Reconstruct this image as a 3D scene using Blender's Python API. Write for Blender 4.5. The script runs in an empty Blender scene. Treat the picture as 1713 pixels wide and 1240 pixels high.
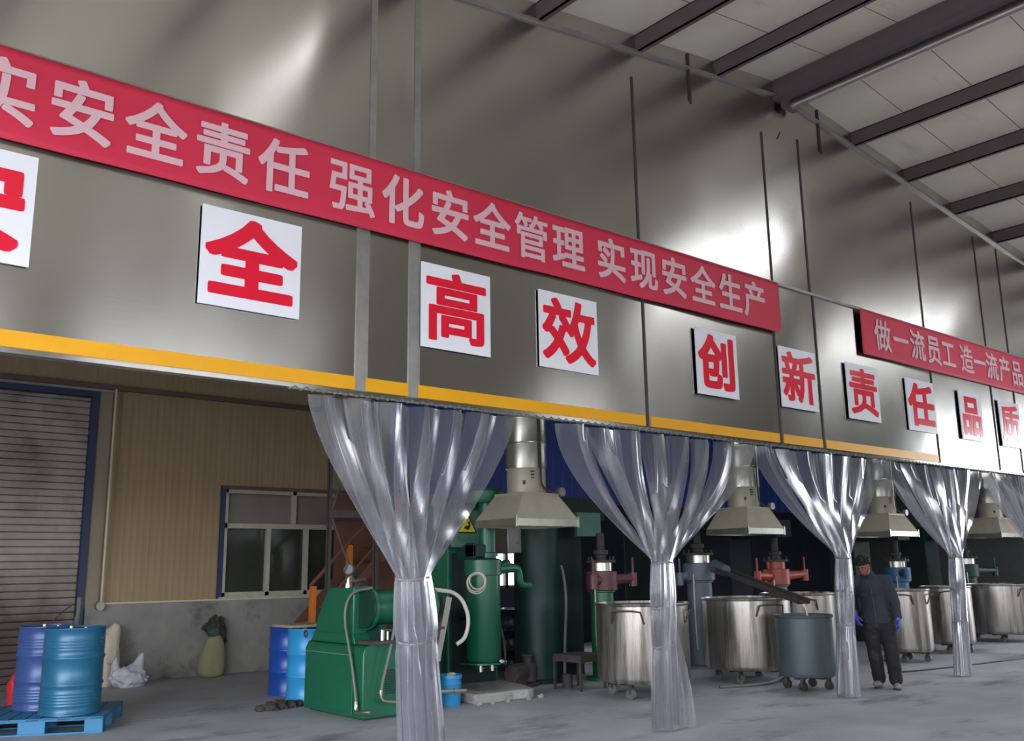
import bpy, bmesh, math, random
from mathutils import Vector, Matrix, noise
random.seed(11)
SC = bpy.context.scene
COL = SC.collection
PI = math.pi
R = math.radians

# ------------------------------------------------------------------ camera, sky, daylight, exposure
FPX, YAW, PITCH, ROLL, CAMH = 1571.6, .701885, .2066966, -.0147548, 1.6
cd = bpy.data.cameras.new('camera')
cam = bpy.data.objects.new('camera', cd)
COL.objects.link(cam)
cd.sensor_width = 36.0
cd.lens = FPX / 1713.0 * 36.0
cd.clip_end = 300
fw = Vector((math.sin(YAW) * math.cos(PITCH), math.cos(YAW) * math.cos(PITCH), math.sin(PITCH)))
rt = Vector((math.cos(YAW), -math.sin(YAW), 0))
up = rt.cross(fw)
rt2 = math.cos(ROLL) * rt + math.sin(ROLL) * up
up2 = -math.sin(ROLL) * rt + math.cos(ROLL) * up
cam.matrix_world = Matrix(((rt2.x, up2.x, -fw.x, 0), (rt2.y, up2.y, -fw.y, 0), (rt2.z, up2.z, -fw.z, CAMH), (0, 0, 0, 1)))
SC.camera = cam

SKY = 7.0
w = bpy.data.worlds.new('sky')
SC.world = w
w.use_nodes = True
nt = w.node_tree
bg = nt.nodes['Background']
tc = nt.nodes.new('ShaderNodeTexCoord')
sx = nt.nodes.new('ShaderNodeSeparateXYZ')
rp = nt.nodes.new('ShaderNodeValToRGB')
nt.links.new(tc.outputs['Generated'], sx.inputs[0])
nt.links.new(sx.outputs['Z'], rp.inputs[0])
rp.color_ramp.elements[0].position = 0.0
rp.color_ramp.elements[0].color = (.30, .31, .33, 1)
rp.color_ramp.elements[1].position = 0.02
rp.color_ramp.elements[1].color = (.88, .93, 1.0, 1)
nt.links.new(rp.outputs[0], bg.inputs[0])
bg.inputs[1].default_value = SKY

XL, XR, YF, YB, YP = -3.0, 26.0, -6.0, 15.05, 6.57     # inner faces of the hall, plane of the steel partition
DOOR_L = (-4.5, 8.5, 0.0, 4.9)                         # y0,y1,z0,z1 of the open gate in the left end wall
DOOR_R = (0.4, 5.8, 0.0, 4.9)                          # open gate in the right end wall
WIN_F = [(-1.5, 3.5), (5.0, 10.0), (17.0, 19.5)]
WIN_FZ = (1.2, 3.9)
SKYLIGHTS = [(14.5, 15.9, .2, 3.5), (19.8, 21.3, .6, 3.9), (4.33, 4.45, 1.8, 4.8),
             (7.6, 9.0, 7.0, 8.1), (12.3, 13.5, 7.0, 8.1), (16.9, 18.2, 7.0, 8.1), (21.5, 22.7, 7.0, 8.1)]


def portal(name, loc, direction, sx_, sy_):
    l = bpy.data.lights.new(name, 'AREA')
    l.shape = 'RECTANGLE'
    l.size, l.size_y = sx_, sy_
    l.cycles.is_portal = True
    o = bpy.data.objects.new(name, l)
    COL.objects.link(o)
    o.location = loc
    o.rotation_euler = Vector(direction).to_track_quat('-Z', 'Y').to_euler()
    return o


def roof_z(x):
    return (7.80 - (10.4 - x) * .137 if x < 10.4 else 7.80 - (x - 10.4) * .108) + .22


d = DOOR_L
portal('daylight_gate_left', (XL - .05, (d[0] + d[1]) / 2, (d[2] + d[3]) / 2), (1, 0, 0), d[3] - d[2], d[1] - d[0])
d = DOOR_R
portal('daylight_gate_right', (XR + .05, (d[0] + d[1]) / 2, (d[2] + d[3]) / 2), (-1, 0, 0), d[3] - d[2], d[1] - d[0])
for a_, b_ in WIN_F:
    portal('daylight_front', ((a_ + b_) / 2, YF - .05, sum(WIN_FZ) / 2), (0, 1, 0), b_ - a_, WIN_FZ[1] - WIN_FZ[0])
for s_ in SKYLIGHTS:
    portal('daylight_roof', ((s_[0] + s_[1]) / 2, (s_[2] + s_[3]) / 2, roof_z((s_[0] + s_[1]) / 2) + .12), (0, 0, -1), s_[1] - s_[0], s_[3] - s_[2])

SC.view_settings.view_transform = 'Standard'
SC.view_settings.look = 'None'
SC.view_settings.exposure = 0.8
SC.view_settings.gamma = 1.0
SC.view_settings.use_curve_mapping = False
SC.cycles.transparent_max_bounces = 128
SC.cycles.max_bounces = 10
SC.cycles.diffuse_bounces = 5
SC.cycles.glossy_bounces = 5
SC.cycles.use_denoising = True
SC.cycles.sample_clamp_indirect = 6.0
SC.cycles.caustics_reflective = False
SC.cycles.caustics_refractive = False


# ------------------------------------------------------------------ materials
def srgb(r, g, b):
    f = lambda c: (c / 255 / 12.92) if c / 255 <= .04045 else ((c / 255 + .055) / 1.055) ** 2.4
    return (f(r), f(g), f(b), 1)


def mat(name, col, rough=.5, metal=0.0, spec=.5, var=.12, vscale=3.0, vstretch=(1, 1, 1), dirt=None, bump=0.0, bscale=30.0, bstretch=(1, 1, 1), aniso=0.0, coat=0.0, rvar=0.0):
    m = bpy.data.materials.new(name)
    m.use_nodes = True
    t = m.node_tree
    N, L = t.nodes, t.links
    p = N['Principled BSDF']
    c = srgb(*col) if max(col) > 1.001 else (*col, 1)
    tcn = N.new('ShaderNodeTexCoord')
    mp = N.new('ShaderNodeMapping')
    mp.inputs['Scale'].default_value = vstretch
    L.new(tcn.outputs['Object'], mp.inputs[0])
    nz = N.new('ShaderNodeTexNoise')
    nz.inputs['Scale'].default_value = vscale
    nz.inputs['Detail'].default_value = 6
    nz.inputs['Roughness'].default_value = .6
    L.new(mp.outputs[0], nz.inputs['Vector'])
    r1 = N.new('ShaderNodeValToRGB')
    r1.color_ramp.elements[0].position = .3
    r1.color_ramp.elements[1].position = .7
    k0, k1 = 1 - var, 1 + var
    r1.color_ramp.elements[0].color = (min(1, c[0] * k0), min(1, c[1] * k0), min(1, c[2] * k0), 1)
    r1.color_ramp.elements[1].color = (min(1, c[0] * k1), min(1, c[1] * k1), min(1, c[2] * k1), 1)
    L.new(nz.outputs[0], r1.inputs[0])
    out = r1.outputs[0]
    if dirt:
        dcol, dscale, dstretch, thr, amt = dirt
        mp2 = N.new('ShaderNodeMapping')
        mp2.inputs['Scale'].default_value = dstretch
        mp2.inputs['Location'].default_value = (3.1, 1.7, .4)
        L.new(tcn.outputs['Object'], mp2.inputs[0])
        n2 = N.new('ShaderNodeTexNoise')
        n2.inputs['Scale'].default_value = dscale
        n2.inputs['Detail'].default_value = 8
        n2.inputs['Roughness'].default_value = .65
        L.new(mp2.outputs[0], n2.inputs['Vector'])
        r2 = N.new('ShaderNodeValToRGB')
        r2.color_ramp.elements[0].position = thr
        r2.color_ramp.elements[1].position = min(1, thr + .14)
        r2.color_ramp.elements[0].color = (0, 0, 0, 1)
        r2.color_ramp.elements[1].color = (amt, amt, amt, 1)
        L.new(n2.outputs[0], r2.inputs[0])
        mx = N.new('ShaderNodeMix')
        mx.data_type = 'RGBA'
        L.new(r2.outputs[0], mx.inputs[0])
        L.new(out, mx.inputs[6])
        mx.inputs[7].default_value = srgb(*dcol)
        out = mx.outputs[2]
    L.new(out, p.inputs['Base Color'])
    p.inputs['Metallic'].default_value = metal
    p.inputs['Roughness'].default_value = rough
    p.inputs['Specular IOR Level'].default_value = spec
    if coat:
        p.inputs['Coat Weight'].default_value = coat
        p.inputs['Coat Roughness'].default_value = .08
    if aniso:
        p.inputs['Anisotropic'].default_value = aniso
    if rvar:
        rr = N.new('ShaderNodeMapRange')
        rr.inputs['To Min'].default_value = max(.02, rough - rvar)
        rr.inputs['To Max'].default_value = rough + rvar
        L.new(nz.outputs[0], rr.inputs[0])
        L.new(rr.outputs[0], p.inputs['Roughness'])
    if bump:
        mp3 = N.new('ShaderNodeMapping')
        mp3.inputs['Scale'].default_value = bstretch
        L.new(tcn.outputs['Object'], mp3.inputs[0])
        n3 = N.new('ShaderNodeTexNoise')
        n3.inputs['Scale'].default_value = bscale
        n3.inputs['Detail'].default_value = 5
        L.new(mp3.outputs[0], n3.inputs['Vector'])
        b = N.new('ShaderNodeBump')
        b.inputs['Strength'].default_value = bump
        b.inputs['Distance'].default_value = .01
        L.new(n3.outputs[0], b.inputs['Height'])
        L.new(b.outputs[0], p.inputs['Normal'])
    return m


M = {}
M['steel'] = mat('brushed_steel', (.58, .555, .515), .20, 1.0, var=.04, vscale=1.2, bump=.02, bscale=2.5, bstretch=(.25, 1, 26), rvar=.04)
_t = M['steel'].node_tree
_p = _t.nodes['Principled BSDF']
_c = _t.nodes.new('ShaderNodeCombineXYZ')
_c.inputs[2].default_value = 1.0
_t.links.new(_c.outputs[0], _p.inputs['Tangent'])
_p.inputs['Anisotropic'].default_value = .92
M['steel_cover'] = mat('cover_strip', (150, 148, 142), .45, .6, var=.15, vscale=6)
M['seam'] = mat('dark_joint', (58, 54, 50), .7)
M['yellow'] = mat('yellow_tape', (214, 152, 6), .32, 0, var=.05, spec=.5)
M['banner'] = mat('red_banner_cloth', (200, 46, 72), .55, var=.06, vscale=2, spec=.35, bump=.04, bscale=4, bstretch=(.6, 1, 2))
M['banner_text'] = mat('banner_letters', (214, 174, 180), .6, var=.05)
M['board'] = mat('white_board', (226, 226, 232), .25, var=.02, spec=.5)
M['board_red'] = mat('sign_red', (218, 26, 54), .22, var=.04, spec=.5)
M['floor'] = mat('concrete_floor', (160, 160, 164), .55, var=.16, vscale=1.3, dirt=((62, 60, 62), .7, (1, 2.2, 1), .55, .6), bump=.15, bscale=18, rvar=.12, spec=.4)
M['jamb'] = mat('jamb_paint', (138, 126, 108), .7, var=.1, vscale=2)
M['plinth'] = mat('cement_plinth', (134, 130, 126), .9, var=.14, vscale=2.5, dirt=((70, 66, 62), 1.6, (1, 1, 1), .56, .7), bump=.2, bscale=12, spec=.2)
M['yellow_wall'] = mat('ochre_cladding', (152, 130, 100), .6, var=.05, vscale=1.5, vstretch=(3, 3, .4), dirt=((120, 100, 76), 2.2, (5, 5, .25), .52, .3), spec=.3)
M['blue_wall'] = mat('blue_cladding', (34, 62, 140), .5, var=.12, vscale=1.2, vstretch=(4, 4, .4), spec=.4)
M['shade_dark'] = mat('shade_dark_cladding', (26, 30, 40), .8, var=.2, spec=.2)  # near-black colour paints in the dimness behind the machines
M['grey_wall'] = mat('grey_green_cladding', (88, 92, 88), .7, var=.1, spec=.3)
M['hall_wall'] = mat('hall_cladding', (150, 146, 136), .75, var=.08, spec=.3)
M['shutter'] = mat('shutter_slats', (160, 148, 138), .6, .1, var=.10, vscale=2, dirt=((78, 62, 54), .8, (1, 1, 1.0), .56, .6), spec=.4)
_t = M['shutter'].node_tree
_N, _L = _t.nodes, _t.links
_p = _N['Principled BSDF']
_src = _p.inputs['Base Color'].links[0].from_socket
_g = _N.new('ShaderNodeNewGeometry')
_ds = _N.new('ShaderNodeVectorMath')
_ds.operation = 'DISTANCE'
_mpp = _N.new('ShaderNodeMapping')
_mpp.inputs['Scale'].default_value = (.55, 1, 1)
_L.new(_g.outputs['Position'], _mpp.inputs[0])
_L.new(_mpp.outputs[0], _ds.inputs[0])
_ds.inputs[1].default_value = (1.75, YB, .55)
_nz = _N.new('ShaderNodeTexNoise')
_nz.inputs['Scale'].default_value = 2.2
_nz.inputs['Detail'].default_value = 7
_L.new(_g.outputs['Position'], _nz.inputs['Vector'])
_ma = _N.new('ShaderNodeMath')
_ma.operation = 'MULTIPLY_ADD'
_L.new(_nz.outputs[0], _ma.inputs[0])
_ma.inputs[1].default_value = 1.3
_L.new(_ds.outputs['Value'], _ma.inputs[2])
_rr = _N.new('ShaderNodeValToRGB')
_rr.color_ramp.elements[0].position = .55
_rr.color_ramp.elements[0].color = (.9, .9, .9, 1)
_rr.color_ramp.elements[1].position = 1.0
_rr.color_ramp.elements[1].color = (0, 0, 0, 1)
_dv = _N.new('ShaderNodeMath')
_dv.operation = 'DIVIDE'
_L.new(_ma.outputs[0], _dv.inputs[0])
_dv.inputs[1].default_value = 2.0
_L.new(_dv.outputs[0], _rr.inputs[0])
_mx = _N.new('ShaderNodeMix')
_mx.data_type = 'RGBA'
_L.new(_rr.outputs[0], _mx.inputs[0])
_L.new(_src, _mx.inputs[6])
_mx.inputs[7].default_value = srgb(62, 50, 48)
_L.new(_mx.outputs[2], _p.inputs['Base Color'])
M['blue_frame'] = mat('blue_frame', (46, 56, 84), .55, var=.18, vscale=4, spec=.4)
M['brown_trim'] = mat('brown_trim', (92, 74, 66), .7, var=.15)
M['window_frame'] = mat('window_frame', (172, 164, 148), .6, var=.12, vscale=6)
M['dark_glass'] = mat('dusty_dark_glass', (52, 54, 48), .18, var=.25, vscale=1.4, spec=.6)
M['grey_glass'] = mat('frosted_pane', (120, 112, 102), .5, var=.06, spec=.4)
M['conduit'] = mat('white_conduit', (196, 184, 164), .5, var=.08)
M['purlin'] = mat('painted_purlin', (84, 74, 76), .65, var=.12)
M['pipe'] = mat('galvanised_pipe', (150, 146, 140), .4, .7, var=.1)
M['green'] = mat('green_machine_paint', (18, 86, 62), .38, var=.1, vscale=2.5, dirt=((60, 84, 66), 2.3, (1, 1, .8), .6, .5), bump=.03, bscale=9, spec=.5)
M['dark_green'] = mat('dark_green_paint', (12, 48, 40), .5, var=.15, vscale=2, spec=.4)
M['grime_shade_green'] = mat('grimy_shaded_green', (22, 40, 36), .65, var=.2, spec=.3)  # grimy iron parts, also the painted shade on the lift mixer cabinet
M['grey_green'] = mat('pale_green_plate', (76, 112, 98), .5, var=.08)
M['sign_text'] = mat('faded_text', (70, 108, 94), .6)
M['maroon'] = mat('maroon_paint', (88, 46, 54), .5, var=.15)
M['orange_red'] = mat('orange_red_paint', (148, 56, 32), .45, var=.15)
M['slate'] = mat('slate_paint', (86, 94, 106), .5, var=.12)
M['teal_blue'] = mat('teal_blue_paint', (30, 84, 118), .45, var=.15)
M['black'] = mat('black_iron', (30, 28, 30), .6, var=.2)
M['grime'] = mat('grimy_iron', (58, 52, 50), .75, var=.25, vscale=7)
M['chrome'] = mat('bright_fitting', (200, 196, 188), .22, 1.0, var=.1)
M['galv'] = mat('galvanised_duct', (176, 174, 162), .33, .9, var=.14, vscale=5, bump=.05, bscale=10)
M['hood'] = mat('hood_sheet', (168, 160, 140), .5, .25, var=.08, vscale=3)
M['tank'] = mat('stained_stainless', (156, 150, 142), .36, .8, var=.22, vscale=3.0, vstretch=(5, 5, .5), dirt=((70, 62, 56), 2.4, (4, 4, .3), .46, .65), bump=.05, bscale=10)
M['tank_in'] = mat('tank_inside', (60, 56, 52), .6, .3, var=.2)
M['teal_tank'] = mat('teal_tank_paint', (60, 71, 75), .5, .1, var=.16, vscale=4, vstretch=(3, 3, .7), dirt=((44, 62, 70), 2.2, (3, 3, .5), .55, .6))
M['drum_blue'] = mat('blue_drum', (56, 78, 130), .38, .1, var=.1, vscale=5, dirt=((96, 128, 176), 5, (1, 1, 1), .62, .5), spec=.5)
M['drum_cyan'] = mat('cyan_blue_drum', (34, 92, 124), .36, .1, var=.12, vscale=4, dirt=((70, 128, 160), 6, (1, 1, 1), .62, .5), spec=.5)
M['drum_deep'] = mat('deep_blue_drum', (24, 66, 144), .36, .05, var=.08, spec=.5)
M['navy'] = mat('navy_drum', (20, 26, 58), .35, var=.15, spec=.5)
M['drum_sky'] = mat('sky_blue_drum', (44, 138, 194), .4, .05, var=.06, spec=.5)
M['pallet'] = mat('blue_pallet_plastic', (30, 108, 150), .5, var=.1, vscale=6, dirt=((80, 110, 120), 5, (1, 1, 1), .56, .6))
M['white_bag'] = mat('white_plastic_film', (190, 190, 200), .3, var=.06, spec=.5)
M['cream_sack'] = mat('cream_woven_sack', (196, 184, 166), .75, var=.1, bump=.1, bscale=40)
M['olive_sack'] = mat('olive_woven_sack', (134, 130, 100), .85, var=.12, bump=.15, bscale=50)
M['dark_rag'] = mat('dark_rags', (52, 48, 44), .9, var=.3, vscale=8)
M['green_rag'] = mat('green_rag', (44, 78, 70), .85, var=.2)
M['red_cloth'] = mat('red_cloth', (196, 40, 52), .7, var=.1)
M['wood'] = mat('weathered_board', (150, 132, 112), .8, var=.2, vscale=6, vstretch=(1, 6, 6))
M['orange'] = mat('orange_stair_paint', (214, 116, 40), .5, var=.12, dirt=((120, 60, 34), 3, (1, 1, 1), .6, .5))
M['brown_red'] = mat('rust_red_sheet', (112, 74, 58), .7, var=.15)
M['truss'] = mat('grey_angle_iron', (86, 80, 78), .6, .2, var=.15, vscale=5)
M['hose'] = mat('grey_rubber_hose', (92, 98, 92), .55, var=.12)
M['pale_hose'] = mat('pale_plastic_hose', (176, 172, 160), .45, var=.08)
M['slab'] = mat('broken_concrete', (150, 148, 142), .9, var=.15, vscale=4, dirt=((90, 88, 86), 5, (1, 1, 1), .5, .6), bump=.4, bscale=20)
M['rim_dark'] = mat('drum_top_grime', (48, 50, 56), .6, var=.2)
M['warn_yellow'] = mat('warning_yellow', (222, 210, 40), .4, var=.03)
M['ink'] = mat('black_ink', (28, 28, 26), .5)
M['skin'] = mat('skin', (122, 80, 66), .55, var=.06, spec=.3)
M['hair'] = mat('black_cap', (22, 20, 22), .8)
M['jacket'] = mat('navy_work_jacket', (45, 45, 56), .85, var=.14, vscale=7, bump=.2, bscale=16, spec=.2)
M['trousers'] = mat('dusty_dark_trousers', (36, 33, 35), .88, var=.2, vscale=5, dirt=((84, 78, 74), 3.2, (1, 1, .8), .57, .6), bump=.2, bscale=14, spec=.2)
M['shirt'] = mat('dark_jersey', (28, 28, 36), .85)
M['glove'] = mat('blue_rubber_glove', (58, 60, 146), .5, var=.1)
M['shoe'] = mat('grey_shoe', (120, 112, 104), .7, var=.12)
M['tie'] = mat('grey_tie_rope', (112, 110, 114), .7)


def pvc_material(name, base=.30, edge=.45, milk=(.31, .315, .355, 1)):
    m = bpy.data.materials.new(name)
    m.use_nodes = True
    t = m.node_tree
    N, L = t.nodes, t.links
    N.remove(N['Principled BSDF'])
    out = N['Material Output']
    tr = N.new('ShaderNodeBsdfTransparent')
    tr.inputs[0].default_value = (.93, .93, .95, 1)
    df = N.new('ShaderNodeBsdfDiffuse')
    df.inputs[0].default_value = milk
    tl = N.new('ShaderNodeBsdfTranslucent')
    tl.inputs[0].default_value = milk
    mdt = N.new('ShaderNodeMixShader')
    mdt.inputs[0].default_value = .5
    L.new(df.outputs[0], mdt.inputs[1])
    L.new(tl.outputs[0], mdt.inputs[2])
    lw = N.new('ShaderNodeLayerWeight')
    lw.inputs['Blend'].default_value = .35
    mr = N.new('ShaderNodeMapRange')
    mr.inputs['To Min'].default_value = base
    mr.inputs['To Max'].default_value = base + edge
    L.new(lw.outputs['Facing'], mr.inputs[0])
    nz = N.new('ShaderNodeTexNoise')
    nz.inputs['Scale'].default_value = 3.5
    nz.inputs['Detail'].default_value = 4
    tcn = N.new('ShaderNodeTexCoord')
    L.new(tcn.outputs['Object'], nz.inputs['Vector'])
    ad = N.new('ShaderNodeMath')
    ad.operation = 'MULTIPLY_ADD'
    L.new(nz.outputs[0], ad.inputs[0])
    ad.inputs[1].default_value = .16
    L.new(mr.outputs[0], ad.inputs[2])
    sb = N.new('ShaderNodeMath')
    sb.operation = 'SUBTRACT'
    sb.use_clamp = True
    L.new(ad.outputs[0], sb.inputs[0])
    sb.inputs[1].default_value = .08
    m1 = N.new('ShaderNodeMixShader')
    L.new(sb.outputs[0], m1.inputs[0])
    L.new(tr.outputs[0], m1.inputs[1])
    L.new(mdt.outputs[0], m1.inputs[2])
    gl = N.new('ShaderNodeBsdfGlossy')
    gl.inputs['Roughness'].default_value = .16
    gl.inputs['Color'].default_value = (1, 1, 1, 1)
    bp = N.new('ShaderNodeBump')
    bp.inputs['Strength'].default_value = .06
    bp.inputs['Distance'].default_value = .02
    n2 = N.new('ShaderNodeTexNoise')
    n2.inputs['Scale'].default_value = 5
    L.new(tcn.outputs['Object'], n2.inputs['Vector'])
    L.new(n2.outputs[0], bp.inputs['Height'])
    L.new(bp.outputs[0], gl.inputs['Normal'])
    fr = N.new('ShaderNodeFresnel')
    fr.inputs['IOR'].default_value = 1.55
    L.new(bp.outputs[0], fr.inputs['Normal'])
    m2 = N.new('ShaderNodeMixShader')
    fm = N.new('ShaderNodeMath')
    fm.operation = 'MULTIPLY'
    fm.inputs[1].default_value = .28
    L.new(fr.outputs[0], fm.inputs[0])
    L.new(fm.outputs[0], m2.inputs[0])
    L.new(m1.outputs[0], m2.inputs[1])
    L.new(gl.outputs[0], m2.inputs[2])
    L.new(m2.outputs[0], out.inputs[0])
    return m


M['pvc'] = pvc_material('clear_pvc_film')


def roof_material():
    m = mat('roof_sheet', (214, 208, 190), .7, var=.06, vscale=.8, spec=.3, dirt=((150, 140, 122), 1.0, (.5, 2, 1), .58, .4))
    t = m.node_tree
    N, L = t.nodes, t.links
    p = N['Principled BSDF']
    src = p.inputs['Base Color'].links[0].from_socket
    tcn = N.new('ShaderNodeTexCoord')
    s = N.new('ShaderNodeSeparateXYZ')
    L.new(tcn.outputs['Object'], s.inputs[0])
    mo = N.new('ShaderNodeMath')
    mo.operation = 'FRACT'
    dv = N.new('ShaderNodeMath')
    dv.operation = 'DIVIDE'
    L.new(s.outputs['Y'], dv.inputs[0])
    dv.inputs[1].default_value = .96
    L.new(dv.outputs[0], mo.inputs[0])
    lt = N.new('ShaderNodeMath')
    lt.operation = 'LESS_THAN'
    L.new(mo.outputs[0], lt.inputs[0])
    lt.inputs[1].default_value = .014
    mx = N.new('ShaderNodeMix')
    mx.data_type = 'RGBA'
    L.new(lt.outputs[0], mx.inputs[0])
    L.new(src, mx.inputs[6])
    mx.inputs[7].default_value = srgb(116, 108, 96)
    L.new(mx.outputs[2], p.inputs['Base Color'])
    return m


M['roof'] = roof_material()


# ------------------------------------------------------------------ mesh building
class MB:
    def __init__(s):
        s.v, s.f = [], []

    def add(s, vs, fs):
        n = len(s.v)
        s.v += [tuple(v) for v in vs]
        s.f += [tuple(i + n for i in f) for f in fs]
        return s

    def box(s, x0, x1, y0, y1, z0, z1, mtx=None):
        vs = [(x, y, z) for z in (z0, z1) for y in (y0, y1) for x in (x0, x1)]
        if mtx:
            vs = [mtx @ Vector(v) for v in vs]
        return s.add(vs, [(0, 2, 3, 1), (4, 5, 7, 6), (0, 1, 5, 4), (2, 6, 7, 3), (0, 4, 6, 2), (1, 3, 7, 5)])

    def frame(s, d):
        d = Vector(d).normalized()
        a = Vector((0, 0, 1)) if abs(d.z) < .95 else Vector((1, 0, 0))
        u = d.cross(a).normalized()
        return u, u.cross(d).normalized()

    def cyl(s, p0, p1, r0, r1=None, n=20, caps=True):
        r1 = r0 if r1 is None else r1
        p0, p1 = Vector(p0), Vector(p1)
        u, v = s.frame(p1 - p0)
        vs = []
        for p, r in ((p0, r0), (p1, r1)):
            vs += [p + (u * math.cos(2 * PI * i / n) + v * math.sin(2 * PI * i / n)) * r for i in range(n)]
        fs = [(i, (i + 1) % n, n + (i + 1) % n, n + i) for i in range(n)]
        if caps:
            fs += [tuple(range(n - 1, -1, -1)), tuple(range(n, 2 * n))]
        return s.add(vs, fs)

    def tube(s, pts, r, n=8, smooth=0):
        pts = [Vector(p) for p in pts]
        for _ in range(smooth):
            q = [pts[0]]
            for a, b in zip(pts, pts[1:]):
                q += [a * .75 + b * .25, a * .25 + b * .75]
            pts = q + [pts[-1]]
        vs, fs = [], []
        pu = None
        for i, p in enumerate(pts):
            d = (pts[min(i + 1, len(pts) - 1)] - pts[max(i - 1, 0)]).normalized()
            if pu is None:
                u, v = s.frame(d)
            else:
                u = (pu - d * pu.dot(d)).normalized()
                v = u.cross(d)
            pu = u
            rr = r
            if isinstance(r, (list, tuple)):
                q = i / (len(pts) - 1) * (len(r) - 1)
                k0 = min(int(q), len(r) - 2)
                rr = r[k0] + (r[k0 + 1] - r[k0]) * (q - k0)
            vs += [p + (u * math.cos(2 * PI * k / n) + v * math.sin(2 * PI * k / n)) * rr for k in range(n)]
        for i in range(len(pts) - 1):
            for k in range(n):
                a, b = i * n + k, i * n + (k + 1) % n
                fs.append((a, b, b + n, a + n))
        m = (len(pts) - 1) * n
        fs += [tuple(range(n - 1, -1, -1)), tuple(range(m, m + n))]
        return s.add(vs, fs)

    def lathe(s, prof, c=(0, 0, 0), n=40, wob=0.0):
        vs, fs = [], []
        for j, (r, z) in enumerate(prof):
            for i in range(n):
                a = 2 * PI * i / n
                k = 1 + wob * noise.noise((math.cos(a) * 1.3, math.sin(a) * 1.3, z * 2.0))
                vs.append((c[0] + r * k * math.cos(a), c[1] + r * k * math.sin(a), c[2] + z))
        for j in range(len(prof) - 1):
            for i in range(n):
                a, b = j * n + i, j * n + (i + 1) % n
                fs.append((a, b, b + n, a + n))
        s.add(vs, fs)
        if prof[0][0] > 1e-4:
            s.f.append(tuple(len(s.v) - len(vs) + i for i in range(n - 1, -1, -1)))
        return s

    def torus(s, c, R_, r, axis=(0, 0, 1), n=32, m=8):
        u, v = s.frame(axis)
        ax = Vector(axis).normalized()
        vs, fs = [], []
        for i in range(n):
            a = 2 * PI * i / n
            d = u * math.cos(a) + v * math.sin(a)
            for k in range(m):
                b = 2 * PI * k / m
                vs.append(Vector(c) + d * (R_ + r * math.cos(b)) + ax * r * math.sin(b))
        for i in range(n):
            for k in range(m):
                fs.append((i * m + k, ((i + 1) % n) * m + k, ((i + 1) % n) * m + (k + 1) % m, i * m + (k + 1) % m))
        return s.add(vs, fs)

    def sphere(s, c, r, sc=(1, 1, 1), n=20, m=12, mtx=None, jit=0.0, jf=3.0):
        vs, fs = [], []
        for j in range(m + 1):
            t = PI * j / m
            for i in range(n):
                a = 2 * PI * i / n
                q = Vector((math.sin(t) * math.cos(a), math.sin(t) * math.sin(a), math.cos(t)))
                k = r * (1 + jit * noise.noise(q * jf + Vector(c)))
                q = Vector((q.x * sc[0], q.y * sc[1], q.z * sc[2])) * k
                if mtx:
                    q = mtx @ q
                vs.append(Vector(c) + q)
        for j in range(m):
            for i in range(n):
                a, b = j * n + i, j * n + (i + 1) % n
                fs.append((a, b, b + n, a + n))
        return s.add(vs, fs)

    def prism(s, poly, axis, a, b):
        n = len(poly)
        def P(q, t):
            return {'x': (t, q[0], q[1]), 'y': (q[0], t, q[1]), 'z': (q[0], q[1], t)}[axis]
        vs = [P(q, a) for q in poly] + [P(q, b) for q in poly]
        fs = [(i, (i + 1) % n, n + (i + 1) % n, n + i) for i in range(n)] + [tuple(range(n - 1, -1, -1)), tuple(range(n, 2 * n))]
        return s.add(vs, fs)

    def grid(s, fn, nu, nv):
        vs = [fn(i / nu, j / nv) for j in range(nv + 1) for i in range(nu + 1)]
        fs = [(j * (nu + 1) + i, j * (nu + 1) + i + 1, (j + 1) * (nu + 1) + i + 1, (j + 1) * (nu + 1) + i) for j in range(nv) for i in range(nu)]
        return s.add(vs, fs)

    def build(s, name, m, parent=None, sharp=35, bevel=0.0, solid=0.0, fix=True):
        me = bpy.data.meshes.new(name)
        me.from_pydata(s.v, [], s.f)
        if fix:
            bm = bmesh.new()
            bm.from_mesh(me)
            bmesh.ops.recalc_face_normals(bm, faces=bm.faces)
            bm.to_mesh(me)
            bm.free()
        me.update()
        if sharp:
            for p in me.polygons:
                p.use_smooth = True
            me.set_sharp_from_angle(angle=R(sharp))
        me.materials.append(m)
        o = bpy.data.objects.new(name, me)
        COL.objects.link(o)
        if parent:
            o.parent = parent
        if bevel:
            b = o.modifiers.new('bevel', 'BEVEL')
            b.width = bevel
            b.segments = 2
            b.limit_method = 'ANGLE'
        if solid:
            b = o.modifiers.new('solid', 'SOLIDIFY')
            b.thickness = solid
        return o


def tag(o, label=None, cat=None, group=None, kind=None):
    if label:
        o['label'] = label
    if cat:
        o['category'] = cat
    if group:
        o['group'] = group
    if kind:
        o['kind'] = kind
    return o


def thing(name, label, cat, loc=(0, 0, 0), rz=0.0, group=None):
    o = bpy.data.objects.new(name, None)
    o.empty_display_size = .2
    COL.objects.link(o)
    o.location = loc
    o.rotation_euler = (0, 0, rz)
    return tag(o, label, cat, group)


def struct(name, loc=(0, 0, 0)):
    o = bpy.data.objects.new(name, None)
    COL.objects.link(o)
    o.location = loc
    o['kind'] = 'structure'
    return o


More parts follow.
